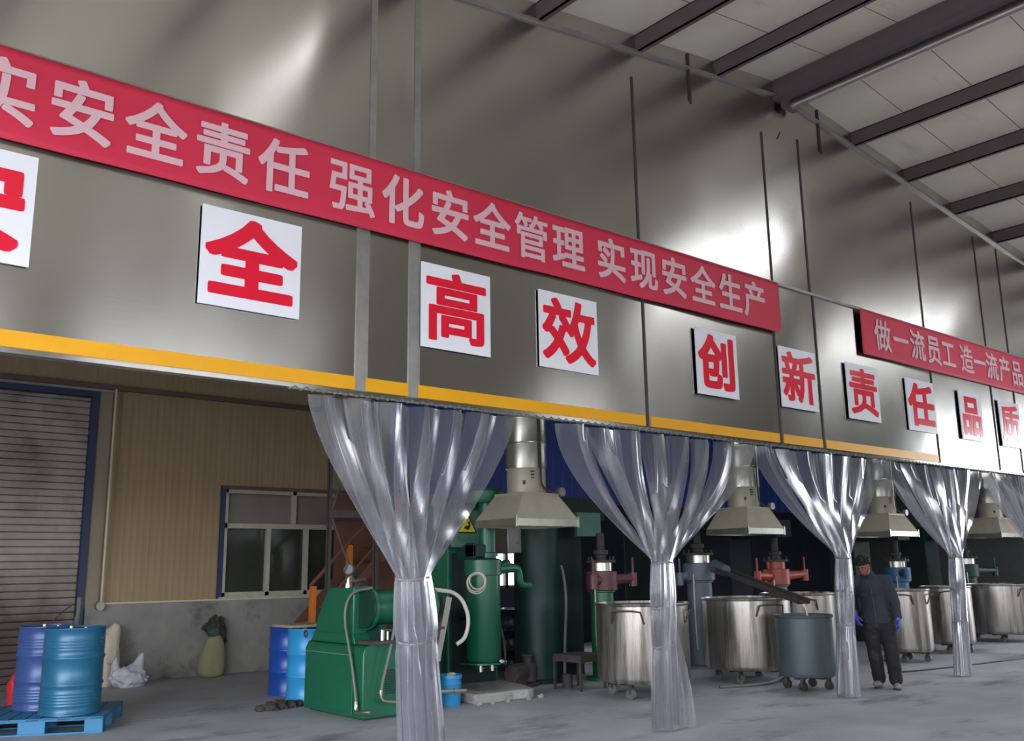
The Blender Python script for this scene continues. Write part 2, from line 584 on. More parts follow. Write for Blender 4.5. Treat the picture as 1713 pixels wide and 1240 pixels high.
def remesh(mb, voxel, name, m, parent=None, smooth=4):
    """Fuse the overlapping solids of a builder into one continuous skin."""
    o = mb.build('tmp_' + name, m, None, sharp=0, fix=True)
    md = o.modifiers.new('r', 'REMESH')
    md.mode = 'VOXEL'
    md.voxel_size = voxel
    sm = o.modifiers.new('s', 'SMOOTH')
    sm.factor = .5
    sm.iterations = smooth
    dg = bpy.context.evaluated_depsgraph_get()
    me = bpy.data.meshes.new_from_object(o.evaluated_get(dg))
    old = o.data
    bpy.data.objects.remove(o)
    bpy.data.meshes.remove(old)
    for p in me.polygons:
        p.use_smooth = True
    me.name = name
    if not me.materials:
        me.materials.append(m)
    r = bpy.data.objects.new(name, me)
    COL.objects.link(r)
    if parent:
        r.parent = parent
    return r


def limb(mb, pts, rs, n=14):
    """A tapering chain of joints: cones with a ball on every joint."""
    for (a, ra), (b, rb) in zip(list(zip(pts, rs)), list(zip(pts, rs))[1:]):
        mb.cyl(a, b, ra, rb, n=n)
    for p, r in zip(pts, rs):
        mb.sphere(p, r, n=n, m=10)
    return mb


_glyphs = {}


def glyph(ch, off):
    if (ch, off) not in _glyphs:
        c = bpy.data.curves.new('glyph', 'FONT')
        c.body = ch
        c.offset = off
        c.extrude = .004
        c.resolution_u = 4
        o = bpy.data.objects.new('glyph', c)
        COL.objects.link(o)
        dg = bpy.context.evaluated_depsgraph_get()
        me = bpy.data.meshes.new_from_object(o.evaluated_get(dg))
        _glyphs[ch, off] = ([tuple(v.co) for v in me.vertices], [tuple(p.vertices) for p in me.polygons])
        bpy.data.objects.remove(o)
        bpy.data.curves.remove(c)
        bpy.data.meshes.remove(me)
    return _glyphs[ch, off]


_ref = glyph('国', 0)[0]
GX0, GX1 = min(v[0] for v in _ref), max(v[0] for v in _ref)
GY0, GY1 = min(v[1] for v in _ref), max(v[1] for v in _ref)


def put_glyph(mb, ch, cx, y, cz, w_, h_, off=.02, fit=False):
    """Write a character in the x-z plane, facing -y; w_ x h_ is the size of a full square character. Strokes are thickened by overlaid copies."""
    vs, fs = glyph(ch, 0)
    x0, x1, y0, y1 = GX0, GX1, GY0, GY1
    kx, kz = w_ / (x1 - x0 + 2 * off), h_ / (y1 - y0 + 2 * off)
    for k in range(17):
        q = k * PI / 8
        c_, s_ = math.cos(q), math.sin(q)
        g = off / max(abs(c_), abs(s_)) * .55 + off * .45           # between a square and a round pen
        ox, oz = (g * c_, g * s_) if k < 16 else (0, 0)
        mb.add([(cx + (v[0] + ox - (x0 + x1) / 2) * kx, y - v[2] * .5 - k * .00006, cz + (v[1] + oz - (y0 + y1) / 2) * kz) for v in vs], fs)


# ------------------------------------------------------------------ setting: floor, walls, roof
f = MB()
f.box(XL - 8, XR + 8, YF - 4, YB + 4, -.2, 0)
tag(f.build('floor', M['floor'], sharp=0), kind='structure')


def wall_box(name, m, *boxes):
    b = MB()
    for q in boxes:
        b.box(*q)
    return tag(b.build(name, m, sharp=0), kind='structure')


d = DOOR_L
wall_box('wall_left', M['hall_wall'], (XL - .2, XL, YF, d[0], 0, 6.4), (XL - .2, XL, d[1], YB, 0, 6.4), (XL - .2, XL, d[0], d[1], d[3], 6.4))
d = DOOR_R
wall_box('wall_right', M['grey_wall'], (XR, XR + .2, YF, d[0], 0, 6.5), (XR, XR + .2, d[1], YB, 0, 6.5), (XR, XR + .2, d[0], d[1], d[3], 6.5))
fx = [(XL, WIN_F[0][0])] + [(WIN_F[i][1], WIN_F[i + 1][0]) for i in range(len(WIN_F) - 1)] + [(WIN_F[-1][1], XR)]
wall_box('wall_front', M['hall_wall'], (XL, XR, YF - .2, YF, 0, WIN_FZ[0]), (XL, XR, YF - .2, YF, WIN_FZ[1], 8.2), *[(a_, b_, YF - .2, YF, *WIN_FZ) for a_, b_ in fx])

# roof: two slopes, purlins, ridge beam and tube
ceil = struct('ceiling')
cuts_x = sorted({XL - .4, 10.4, XR + .4} | {v for s_ in SKYLIGHTS for v in s_[:2]})
cuts_y = sorted({YF - .4, YB + .4} | {v for s_ in SKYLIGHTS for v in s_[2:]})
for nm, lo, hi in (('roof_sheet', XL - 1, 10.4), ('roof_sheet', 10.4, XR + 1)):
    b = MB()
    cx = [v for v in cuts_x if lo <= v <= hi]
    for xa, xb in zip(cx, cx[1:]):
        for ya, yb in zip(cuts_y, cuts_y[1:]):
            mx_, my_ = (xa + xb) / 2, (ya + yb) / 2
            if any(s_[0] < mx_ < s_[1] and s_[2] < my_ < s_[3] for s_ in SKYLIGHTS):
                continue
            za, zb = roof_z(xa), roof_z(xb)
            b.add([(xa, ya, za), (xb, ya, zb), (xb, yb, zb), (xa, yb, za), (xa, ya, za + .08), (xb, ya, zb + .08), (xb, yb, zb + .08), (xa, yb, za + .08)],
                  [(0, 1, 2, 3), (7, 6, 5, 4), (0, 4, 5, 1), (1, 5, 6, 2), (2, 6, 7, 3), (3, 7, 4, 0)])
    b.build(nm, M['roof'], ceil, sharp=0, fix=False)
for x in (-1.6, -.1, 1.4, 2.95, 4.45, 5.98, 7.51, 8.98, 12.2, 13.72, 15.28, 16.82, 18.35, 19.9, 21.4, 22.0 + 2.1, 25.4):
    z1 = roof_z(x) - .005
    z0 = z1 - .215
    b = MB()
    b.box(x - .012, x + .012, YF, YB, z0, z1)
    b.box(x - .012, x + .06, YF, YB, z0, z0 + .012)
    b.box(x - .012, x + .06, YF, YB, z1 - .012, z1)
    b.build('purlin', M['purlin'], ceil, sharp=0)
b = MB()
b.box(10.25, 10.27, YF, YB, 7.72, 7.99)
b.box(10.53, 10.55, YF, YB, 7.72, 7.99)
b.box(10.22, 10.42, YF, YB, 7.71, 7.73)
b.build('ridge_beam', M['purlin'], ceil, sharp=0)
b = MB()
b.cyl((10.5, YF, 7.66), (10.5, YP - .02, 7.66), .05, n=14)
b.build('ridge_tube', M['pipe'], ceil)
b = MB()
b.box(10.33, 10.6, YP - .1, YP - .04, 7.6, 7.8)
b.build('ridge_bracket', M['purlin'], ceil, sharp=0)

# steel partition
part = struct('wall_partition')
SEAMS_L = [-3.0, .9, 3.92, 4.44, 7.42, 9.83, 10.77, 13.86, 15.91, 16.8, 19.9, 20.5, 23.5, 26.0]
SEAMS_U = [-3.0, .95, 4.0, 4.47, 7.40, 9.88, 10.72, 13.80, 15.92, 16.8, 19.9, 20.5, 23.5, 26.0]


def panel(x0, x1, z0, ztop, seed, amp=.006):
    b = MB()
    def fn(u, v):
        x = x0 + (x1 - x0) * u
        z = z0 + (ztop(x) - z0) * v
        e = min(1, 6 * min(u, 1 - u)) * min(1, 5 * min(v, 1 - v))
        y = YP + amp * e * (noise.noise((x * .55 + seed * 7.3, z * .35, seed)) * 1.6 + .5 * noise.noise((x * 1.4, z * 1.1, seed * 3.1)))
        return (x, y, z)
    nu = max(6, int((x1 - x0) / .09))
    b.grid(fn, nu, 44)
    return b.build('steel_panel', M['steel'], part, sharp=60)


HEAD_Z = lambda x: (7.0 + (x - 5.65) * .030 if x < 10.3 else 7.29 - (x - 10.3) * .045)
TRIM_Z = lambda x: roof_z(x) - .22
for i in range(len(SEAMS_L) - 1):
    panel(SEAMS_L[i] + .004, SEAMS_L[i + 1] - .004, 3.035, lambda x: 5.065, i + 1)
for i in range(len(SEAMS_U) - 1):
    panel(SEAMS_U[i] + .004, SEAMS_U[i + 1] - .004, 5.085, lambda x: min(HEAD_Z(x), TRIM_Z(x) - .04), i + 31)
b = MB()      # backing sheet and header up to the roof sheets
for xa, xb in ((XL, 10.4), (10.4, XR)):
    b.prism([(xa, 3.0), (xb, 3.0), (xb, roof_z(xb) - .002), (xa, roof_z(xa) - .002)], 'y', YP + .012, YP + .11)
b.build('header_panel', M['steel'], part, sharp=0)
for i, x in enumerate(SEAMS_L[1:-1]):
    b = MB()
    wd, m = (.05, M['steel_cover']) if x in (3.92, 4.44) else (.014, M['seam'])
    b.box(x - wd, x + wd * .8, YP - .012, YP + .012, 3.03, 5.06)
    if wd > .02:
        b.box(x + wd * .8, x + wd * .8 + .03, YP - .006, YP + .012, 3.03, 5.06)
    b.build('seam_strip', m, part, sharp=0)
    b = MB()
    xu = SEAMS_U[i + 1]
    wu = .03 if x in (3.92, 4.44) else .014
    b.box(xu - wu, xu + wu, YP - .01, YP + .012, 5.09, min(HEAD_Z(xu), TRIM_Z(xu) - .04))
    b.build('seam_strip', M['steel_cover'] if wu > .02 else M['seam'], part, sharp=0)
b = MB()
b.box(XL, XR, YP - .025, YP + .012, 5.055, 5.09)
b.build('middle_rail', M['steel_cover'], part, sharp=0)
for xa, xb in ((XL, 10.4), (10.4, XR)):
    b = MB()
    za, zb = TRIM_Z(xa), TRIM_Z(xb)
    b.prism([(xa, za - .02), (xb, zb - .02), (xb, zb + .012), (xa, za + .012)], 'y', YP - .03, YP + .012)
    b.build('eaves_angle', M['steel_cover'], part, sharp=0)
    b = MB()
for x in (8.45, 11.3):
    b = MB()
    b.box(x - .008, x + .008, YP - .012, YP + .012, HEAD_Z(x) - .02, roof_z(x) - .02)
    b.build('seam_strip', M['seam'], part, sharp=0)
ends = [XL] + [s_ for s_ in SEAMS_L[1:] if s_ < 13.9]
for xa, xb in zip(ends, ends[1:]):
    b = MB()
    b.box(xa + .05, xb - .04, YP - .009, YP + .011, 3.035, 3.145)
    b.build('yellow_stripe', M['yellow'], part, sharp=0)

# back wall: ochre part with plinth, blue part
wb = struct('wall_back')
X_BLUE = 9.6
DX0, DX1, DZ = -1.2, 4.24, 4.26
WX0, WX1, WZ0, WZ1 = 6.45, 8.95, 1.2, 2.94


def ribbed(x0, x1, z0, z1, y, m, name, pitch=.10, depth=.0016):
    b = MB()
    pts = []
    x = x0
    while x < x1 - 1e-6:
        e = min(x + pitch, x1)
        pts += [(x, y), (x + (e - x) * .72, y), (x + (e - x) * .80, y - depth), (x + (e - x) * .94, y - depth)]
        x = e
    pts.append((x1, y))
    n = len(pts)
    b.add([(p[0], p[1], z0) for p in pts] + [(p[0], p[1], z1) for p in pts], [(i, i + 1, n + i + 1, n + i) for i in range(n - 1)])
    return b.build(name, m, wb, sharp=20)


ribbed(DX1 + .12, WX0 - .06, 1.15, 8.0, YB, M['yellow_wall'], 'ochre_cladding')
ribbed(XL, DX1 + .12, DZ + .1, 8.0, YB, M['yellow_wall'], 'ochre_cladding')
ribbed(XL, DX0, 0, DZ + .1, YB, M['yellow_wall'], 'ochre_cladding')
ribbed(WX0 - .06, WX1 + .05, WZ1 + .06, 8.0, YB, M['yellow_wall'], 'ochre_cladding')
ribbed(WX1 + .05, X_BLUE, 1.15, 8.0, YB, M['yellow_wall'], 'ochre_cladding')
ribbed(X_BLUE, XR, 2.95, 8.2, YB - .1, M['blue_wall'], 'blue_cladding', pitch=.28, depth=.03)
b = MB()
OX0, OX1, OZ0, OZ1 = 11.75, 13.4, 1.2, 2.35      # opening to the outside behind the machines
b.box(X_BLUE, OX0, YB - .08, YB + .1, 0, 2.95)
b.box(OX1, XR, YB - .08, YB + .1, 0, 2.95)
b.box(OX0, OX1, YB - .08, YB + .1, 0, OZ0)
b.box(OX0, OX1, YB - .08, YB + .1, OZ1, 2.95)
b.build('lower_cladding', M['shade_dark'], wb, sharp=0)  # darkness of the unlit back put into the wall colour
b = MB()
b.box(DX1 + .12, X_BLUE, YB - .06, YB + .15, 0, 1.15)
b.build('plinth', M['plinth'], wb, sharp=0, bevel=.006)
b = MB()
b.box(DX1 + .3, X_BLUE, YB - .085, YB - .02, 1.148, 1.172)
b.build('plinth_flashing', M['conduit'], wb, sharp=0)
b = MB()
b.box(XL, X_BLUE, YB + .14, YB + .3, 0, 8.2)
b.box(X_BLUE, XR, YB + .14, YB + .3, 2.95, 8.2)
b.build('outer_skin', M['hall_wall'], wb, sharp=0)
b = MB()
b.box(XL, 8.15, YB - .07, YB + .01, 4.40, 4.475)
tag(b.build('trim_1', M['brown_trim'], sharp=0), kind='structure')

# window_2: the bright opening behind the machines
win2 = struct('window_2')
b = MB()
for q in ((OX0, OX0 + .05, OZ0, OZ1), (OX1 - .05, OX1, OZ0, OZ1), (OX0, OX1, OZ0, OZ0 + .05), (OX0, OX1, OZ1 - .05, OZ1), (12.42, 12.5, OZ0, OZ1), (12.98, 13.08, OZ0, OZ1)):
    b.box(q[0], q[1], YB - .06, YB + .02, q[2], q[3])
b.build('window_frame', M['seam'], win2, sharp=0)

# roller shutter door
dr = struct('door_1')
b = MB()
for (x0, x1, z0, z1) in ((DX1, DX1 + .1, 0, DZ + .09), (DX0 - .1, DX1, DZ, DZ + .09), (DX0 - .1, DX0, 0, DZ)):
    b.box(x0, x1, YB - .07, YB + .14, z0, z1)
b.build('door_frame', M['blue_frame'], dr, sharp=0, bevel=.005)
b = MB()
b.box(DX1 + .1, DX1 + .31, YB - .03, YB + .12, 1.1, DZ + .13)
b.build('jamb_board', M['jamb'], dr, sharp=0)
b = MB()
b.box(DX0, DX1 + .35, YB - .05, YB + .05, DZ + .09, DZ + .135)
b.build('lintel_strip', M['steel_cover'], dr, sharp=0)
pts = []
zz = 0.0
while zz < DZ - .001:
    e = min(zz + .105, DZ)
    pts += [(YB + .085, zz), (YB + .045, zz + (e - zz) * .07), (YB + .037, zz + (e - zz) * .5), (YB + .045, zz + (e - zz) * .90), (YB + .085, zz + (e - zz) * .98)]
    zz = e
n_ = len(pts)
b = MB()
b.add([(DX0, p[0], p[1]) for p in pts] + [(DX1, p[0], p[1]) for p in pts], [(i, n_ + i, n_ + i + 1, i + 1) for i in range(n_ - 1)])
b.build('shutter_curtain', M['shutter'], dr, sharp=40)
b = MB()
b.box(2.05, 2.1, YB - .02, YB + .05, 0, 2.35)
b.build('shutter_lock_rail', M['blue_frame'], dr, sharp=0)

# window_1
w1 = struct('window_1')
yf0, yf1 = YB - .05, YB + .06
b = MB()
T = .055
def wr(x0, x1, z0, z1):
    b.box(x0, x1, yf0, yf1, z0, z1)
wr(WX0, WX0 + T, WZ0, WZ1); wr(WX1 - T, WX1, WZ0, WZ1)
wr(WX0, WX1, WZ0, WZ0 + .07); wr(WX0, WX1, WZ1 - .06, WZ1)
wr(WX0, WX1, 2.30, 2.385)
wr(7.66, 7.74, 2.385, WZ1)
for xm in (7.24, 7.95, 8.62):
    wr(xm - .04, xm + .04, WZ0, 2.30)
b.build('window_frame', M['window_frame'], w1, sharp=0, bevel=.004)
b = MB()
b.box(WX0 + .02, WX1 - .02, YB + .02, YB + .03, WZ0 + .03, 2.33)
b.build('lower_glass', M['dark_glass'], w1, sharp=0)
b = MB()
b.box(WX0 + .02, WX1 - .02, YB + .02, YB + .03, 2.34, WZ1 - .03)
b.build('upper_glass', M['grey_glass'], w1, sharp=0)
b = MB()
b.box(WX0 - .07, WX0, YB - .06, YB + .1, WZ0 - .03, WZ1 + .05)
b.build('window_jamb', M['blue_frame'], w1, sharp=0)
b = MB()
b.box(WX0 - .07, WX1 + .07, YB - .07, YB + .1, WZ1, WZ1 + .06)
b.box(WX1, WX1 + .07, YB - .06, YB + .1, WZ0, WZ1)
b.build('window_head', M['brown_trim'], w1, sharp=0)
b = MB()
b.box(WX0 - .05, WX1 + .05, YB - .09, YB, WZ0 - .035, WZ0)
b.build('window_sill', M['window_frame'], w1, sharp=0)

# conduit beside the door
t = thing('conduit_pipe', 'thin pale conduit running down the ochre wall beside the blue door frame', 'pipe', (4.56, YB - .135, 1.1))
b = MB()
b.cyl((0, 0, .08), (0, 0, 3.3), .018, n=10)
b.build('pipe', M['conduit'], t)
b = MB()
b.cyl((-.02, -.05, .03), (-.02, .04, .03), .062, n=18)
b.build('end_cap', M['pipe'], t)

# ------------------------------------------------------------------ banners and signs
def banner(x0, x1, text, label, seed):
    z0, z1 = 4.415, 5.065
    yb = YP - .046
    b = MB()
    def fn(u, v):
        x = x0 + (x1 - x0) * u
        z = z0 + (z1 - z0) * v + .008 * noise.noise((x * .9, v * 2, seed)) * (1 - .3 * v)
        return (x, yb + .006 * noise.noise((x * 1.7, z * 1.3, seed)), z)
    b.grid(fn, int((x1 - x0) / .06), 12)
    o = tag(b.build('slogan_banner', M['banner'], None, sharp=60, solid=.004), label, 'banner', 'red slogan banners on the steel partition')
    g = MB()
    for ch, cx in text:
        put_glyph(g, ch, cx, yb - .011, 4.742, .395, .435, .021 if ch not in '强管做造' else .015)
    g.build('lettering', M['banner_text'], o, sharp=0, fix=False)
    return o


T1 = list(zip('落实安全责任', (.61, 1.12, 1.63, 2.14, 2.65, 3.16))) + list(zip('强化安全管理', (3.78, 4.29, 4.80, 5.29, 5.785, 6.28))) + list(zip('实现安全生产', (6.90, 7.405, 7.905, 8.41, 8.92, 9.40)))
banner(.1, 9.93, T1, 'long red banner with pale characters, ending above the 创 board', 1)
T2 = list(zip('做一流员工', (12.42, 12.93, 13.43, 13.93, 14.40))) + list(zip('造一流产品', (15.02, 15.48, 15.93, 16.42, 16.91))) + list(zip('创一流企业', (17.52, 18.0, 18.5, 19.0, 19.5)))
banner(11.86, 20.1, T2, 'shorter red banner with pale characters starting above the 责 and 任 boards', 2)

for ch, x0, x1, z0 in (('安', .57, 1.385, 3.575), ('全', 2.525, 3.34, 3.535), ('高', 4.505, 5.275, 3.487), ('效', 5.885, 6.675, 3.485), ('创', 8.25, 9.0, 3.475),
                       ('新', 9.86, 10.66, 3.485), ('责', 11.395, 12.205, 3.478), ('任', 12.99, 13.83, 3.455), ('品', 14.64, 15.40, 3.45), ('质', 16.06, 16.85, 3.44)):
    cx, hw, hh = (x0 + x1) / 2, (x1 - x0) / 2, .384
    t = MB()
    t.box(-hw, hw, -.006, .008, 0, 2 * hh)
    o = t.build('sign_board', M['board'], None, sharp=0)
    o.location = (cx, YP - .026, z0)
    tag(o, 'white square board with the red character %s on the steel partition' % ch, 'sign', 'white boards with red characters')
    g = MB()
    put_glyph(g, ch, 0, -.008, hh - .005, hw * 2 * .82, hh * 2 * .80, .036 if ch not in '新效高责质' else .024)
    g.build('character', M['board_red'], o, sharp=0, fix=False)

# ------------------------------------------------------------------ PVC curtains
def curtain_rail():
    t = thing('curtain_rail', 'perforated grey hanging rail under the yellow stripe carrying the clear curtains', 'rail', (0, YP + .03, 2.96))
    b = MB()
    b.box(3.3, 21.5, -.012, .012, .03, .062)
    b.build('track', M['steel_cover'], t, sharp=0)
    b = MB()
    x = 3.3
    while x < 21.5:
        b.cyl((x, -.016, .02), (x + .05, -.016, .052), .006, n=5)
        b.cyl((x + .05, -.016, .052), (x + .1, -.016, .02), .006, n=5)
        x += .1
    o = b.build('hook_strip', M['hose'], t)
    return t


curtain_rail()


def curtain(label, xl, xr, gx, gz, bx, n, seed, ties, colw=.17, power=1.45, loose=None, flare=.2):
    rnd = random.Random(seed)
    zt = 2.965
    yc = YP + .0
    t = thing('pvc_curtain', label, 'curtain', (bx, yc, 0), 0, 'clear plastic curtains gathered under the partition')
    span = xr - xl
    zb = .012
    for i in range(n):
        u = (i + .5) / n
        sg = 1 if i % 2 else -1
        th = sg * math.acos(max(-1, min(1, 1 - 2 * u)))
        width = span / n * rnd.uniform(1.25, 1.6)
        xt = xl + u * span
        yt = yc + .035 + sg * .02
        a0 = sg * rnd.uniform(.15, .6)
        jit = rnd.uniform(-.03, .03)
        pw = power * rnd.uniform(.92, 1.1)
        wv = rnd.uniform(0, 6)
        zbot = zb + (rnd.uniform(0, .05) if rnd.random() < .4 else 0)
        nz_ = 56
        rows = []
        for j in range(nz_ + 1):
            z = zt + (zbot - zt) * j / nz_
            # ring of the tied column at this height
            if z > gz:
                s = ((zt - z) / (zt - gz)) ** pw
            else:
                s = 1.0
            below = max(0, gz - z) / gz
            a = colw * (1 + .18 * math.sin(min(1, below * 2.2) * PI)) * (1 + flare * max(0, below - .55) * 2.2)
            bq = a * .62
            for tz in ties:
                a *= 1 - .14 * math.exp(-((z - tz) / .07) ** 2)
            k = .88 * (1 if below > 0 else s)
            cx = gx + (bx - gx) * below
            px, py = cx + a * -math.cos(th) * .82, yc - .02 + bq * math.sin(th) + jit * .4
            x = xt + (px - xt) * s
            y = yt + (py - yt) * s + .025 * math.sin(wv + z * 4) * (1 - s)
            ang_top = a0 * (1 - s)
            tang = math.atan2(bq * math.cos(th), a * math.sin(th))     # direction along the ring
            if math.cos(tang) < 0:
                tang += PI
            tang = (tang + PI / 2) % PI - PI / 2
            q = s ** 2.2
            ang = ang_top * (1 - q) + tang * q
            wd = width * (1 - s) + min(width, colw * 1.15) * s * (.75 + .5 * min(1, below * 1.6))
            if s < 1:
                wd *= 1 - .38 * s ** 2
            row = []
            for e, cu in ((-.5, 1), (-.485, 0), (-.25, 0), (0, 0), (.25, 0), (.485, 0), (.5, 1)):
                cup = .035 * wd * (4 * e * e - .5) * sg * (.6 + .4 * math.sin(z * 3 + wv)) - cu * .014 * sg
                row.append((x + e * wd * math.cos(ang) - cup * math.sin(ang) - bx, y + e * wd * math.sin(ang) + cup * math.cos(ang) - yc, z))
            rows.append(row)
        b = MB()
        b.grid(lambda uu, vv: rows[round(vv * nz_)][round(uu * 6)], 6, nz_)
        b.build('pvc_strip', M['pvc'], t, sharp=80, fix=False)
    for k in range(3 if loose else 0):                 # strip ends that hang free of the tied column
        b = MB()
        zt_, dx = loose
        def fl(uu, vv, k=k):
            z = zt_ * (1 - vv) + .012 * vv
            x = (.05 + dx * vv ** 1.2) * (1 - .25 * k) + (uu - .5) * (.09 + .12 * vv)
            return (x, -.10 + .06 * k + .03 * math.sin(vv * 4 + uu * 3), z)
        b.grid(fl, 6, 24)
        b.build('pvc_strip', M['pvc'], t, sharp=80, fix=False)
    for tz in [gz - .02] + list(ties):
        cx = gx + (bx - gx) * max(0, gz - tz) / gz - bx
        b = MB()
        pts = []
        for k in range(29):
            a = 2 * PI * k / 28
            rr = colw * (.98 if tz < gz - .1 else .88)
            pts.append((cx + rr * math.cos(a), -.02 + rr * .74 * math.sin(a), tz + .01 * math.sin(a * 2 + seed)))
        b.tube(pts, .011, n=7)
        b.build('tie_rope', M['tie'], t)
    return t


curtain('clear plastic curtain tied in a bundle in front of the green grinding machine', 3.5, 5.53, 4.44, 1.54, 4.56, 13, 3, [1.02], colw=.165, power=1.25, flare=.1)
curtain('clear plastic curtain tied in a bundle before the first big steel tank', 6.18, 9.2, 7.52, 1.64, 7.47, 15, 5, [1.18, .80], colw=.13, power=1.5, loose=(1.1, .26))
curtain('clear plastic curtain tied in a bundle between the teal tank and the worker', 9.3, 12.10, 10.95, 1.68, 10.80, 13, 8, [1.25, .85], colw=.125, power=1.45, flare=.5)
curtain('clear plastic curtain tied in a bundle past the worker, under the 任 board', 12.28, 15.1, 13.98, 1.67, 13.80, 13, 13, [1.2, .75], colw=.12, power=1.4)
curtain('clear plastic curtain cut by the photo edge, under the 质 board', 15.27, 18.4, 17.05, 1.66, 17.0, 13, 21, [1.1], colw=.12, power=1.3)

# ------------------------------------------------------------------ extraction hoods
def hood(label, x0, y0, wx, wy, zl, seed, left_pale=False):
    t = thing('extraction_hood', label, 'hood', (x0 + wx / 2, y0 + wy / 2, zl), 0, 'extraction hoods with round ducts')
    hx, hy = wx / 2, wy / 2
    tx, ty, tz = .30, .28, .40
    b = MB()
    b.add([(-hx, -hy, .085), (hx, -hy, .085), (hx, hy, .085), (-hx, hy, .085), (-tx, -ty, tz), (tx, -ty, tz), (tx, ty, tz), (-tx, ty, tz)],
          [(0, 1, 5, 4), (1, 2, 6, 5), (2, 3, 7, 6), (3, 0, 4, 7), (4, 5, 6, 7)])
    b.build('canopy', M['hood'], t, sharp=0, solid=-.006)
    b = MB()
    for q in ((-hx - .004, hx + .004, -hy - .008, -hy), (-hx - .004, hx + .004, hy, hy + .008), (-hx - .008, -hx, -hy, hy), (hx, hx + .008, -hy, hy)):
        b.box(*q, 0, .09)
    for cx in (-1, 1):
        b.box(cx * hx - .012, cx * hx + .012, -hy - .016, -hy + .01, -.012, .125)
    b.build('lip', M['galv'], t, sharp=0)
    b = MB()
    b.box(-tx - .01, tx + .01, -ty - .01, ty + .01, tz - .01, tz + .03)
    b.build('collar_plate', M['hood'], t, sharp=0, bevel=.006)
    b = MB()
    b.lathe([(.255, tz + .02), (.255, tz + .36), (.262, tz + .37)], n=36)
    b.build('duct_collar', M['hood'], t)
    prof = []
    z = tz + .35
    while z + zl < roof_z(x0 + wx / 2) - .36:
        prof += [(.268, z), (.268, z + .30), (.276, z + .31), (.276, z + .325), (.268, z + .335)]
        z += .335
    b = MB()
    b.lathe(prof, n=36, wob=.012)
    b.build('duct', M['galv'], t, sharp=50)
    b = MB()
    b.tube([(-.02, -.275, 2.6), (-.01, -.29, 1.2), (.0, -.285, .62), (.03, -.28, .50), (.16, -.29, .44), (.28, -.29, .44)], .013, smooth=2)
    b.build('duct_cable', M['grime'], t)
    b = MB()
    for q in ((-.19, .56, .035, .05), (-.10, .70, .05, .018), (-.10, .66, .05, .018), (-.10, .62, .04, .014)):
        a = math.asin(max(-1, min(1, q[0] / .257)))
        b.box(-q[2] / 2, q[2] / 2, -.004, .004, -q[3] / 2, q[3] / 2, Matrix.Translation((q[0], -.259 * math.cos(a), q[1])) @ Matrix.Rotation(a, 4, 'Z'))
    b.build('duct_marks', M['ink'], t, sharp=0)
    b = MB()
    b.cyl((tx + .05, -ty - .03, tz + .05), (tx + .05, -ty + .03, tz + .05), .058, n=18)
    b.build('damper_knob', M['pipe'], t)
    return t


hood('steel extraction hood over the green cylinder, just right of the first tied curtain', 7.55, 8.9, 1.06, .80, 2.105, 1)
hood('steel extraction hood above the orange red mixer head and second big tank', 12.25, 8.9, .95, .80, 2.06, 2)
hood('steel extraction hood above the worker, between third and fourth tied curtains', 16.62, 8.95, 1.06, .80, 2.07, 3)
hood('steel extraction hood farthest along, partly behind the last curtain', 21.2, 8.9, 1.06, .80, 2.09, 4)

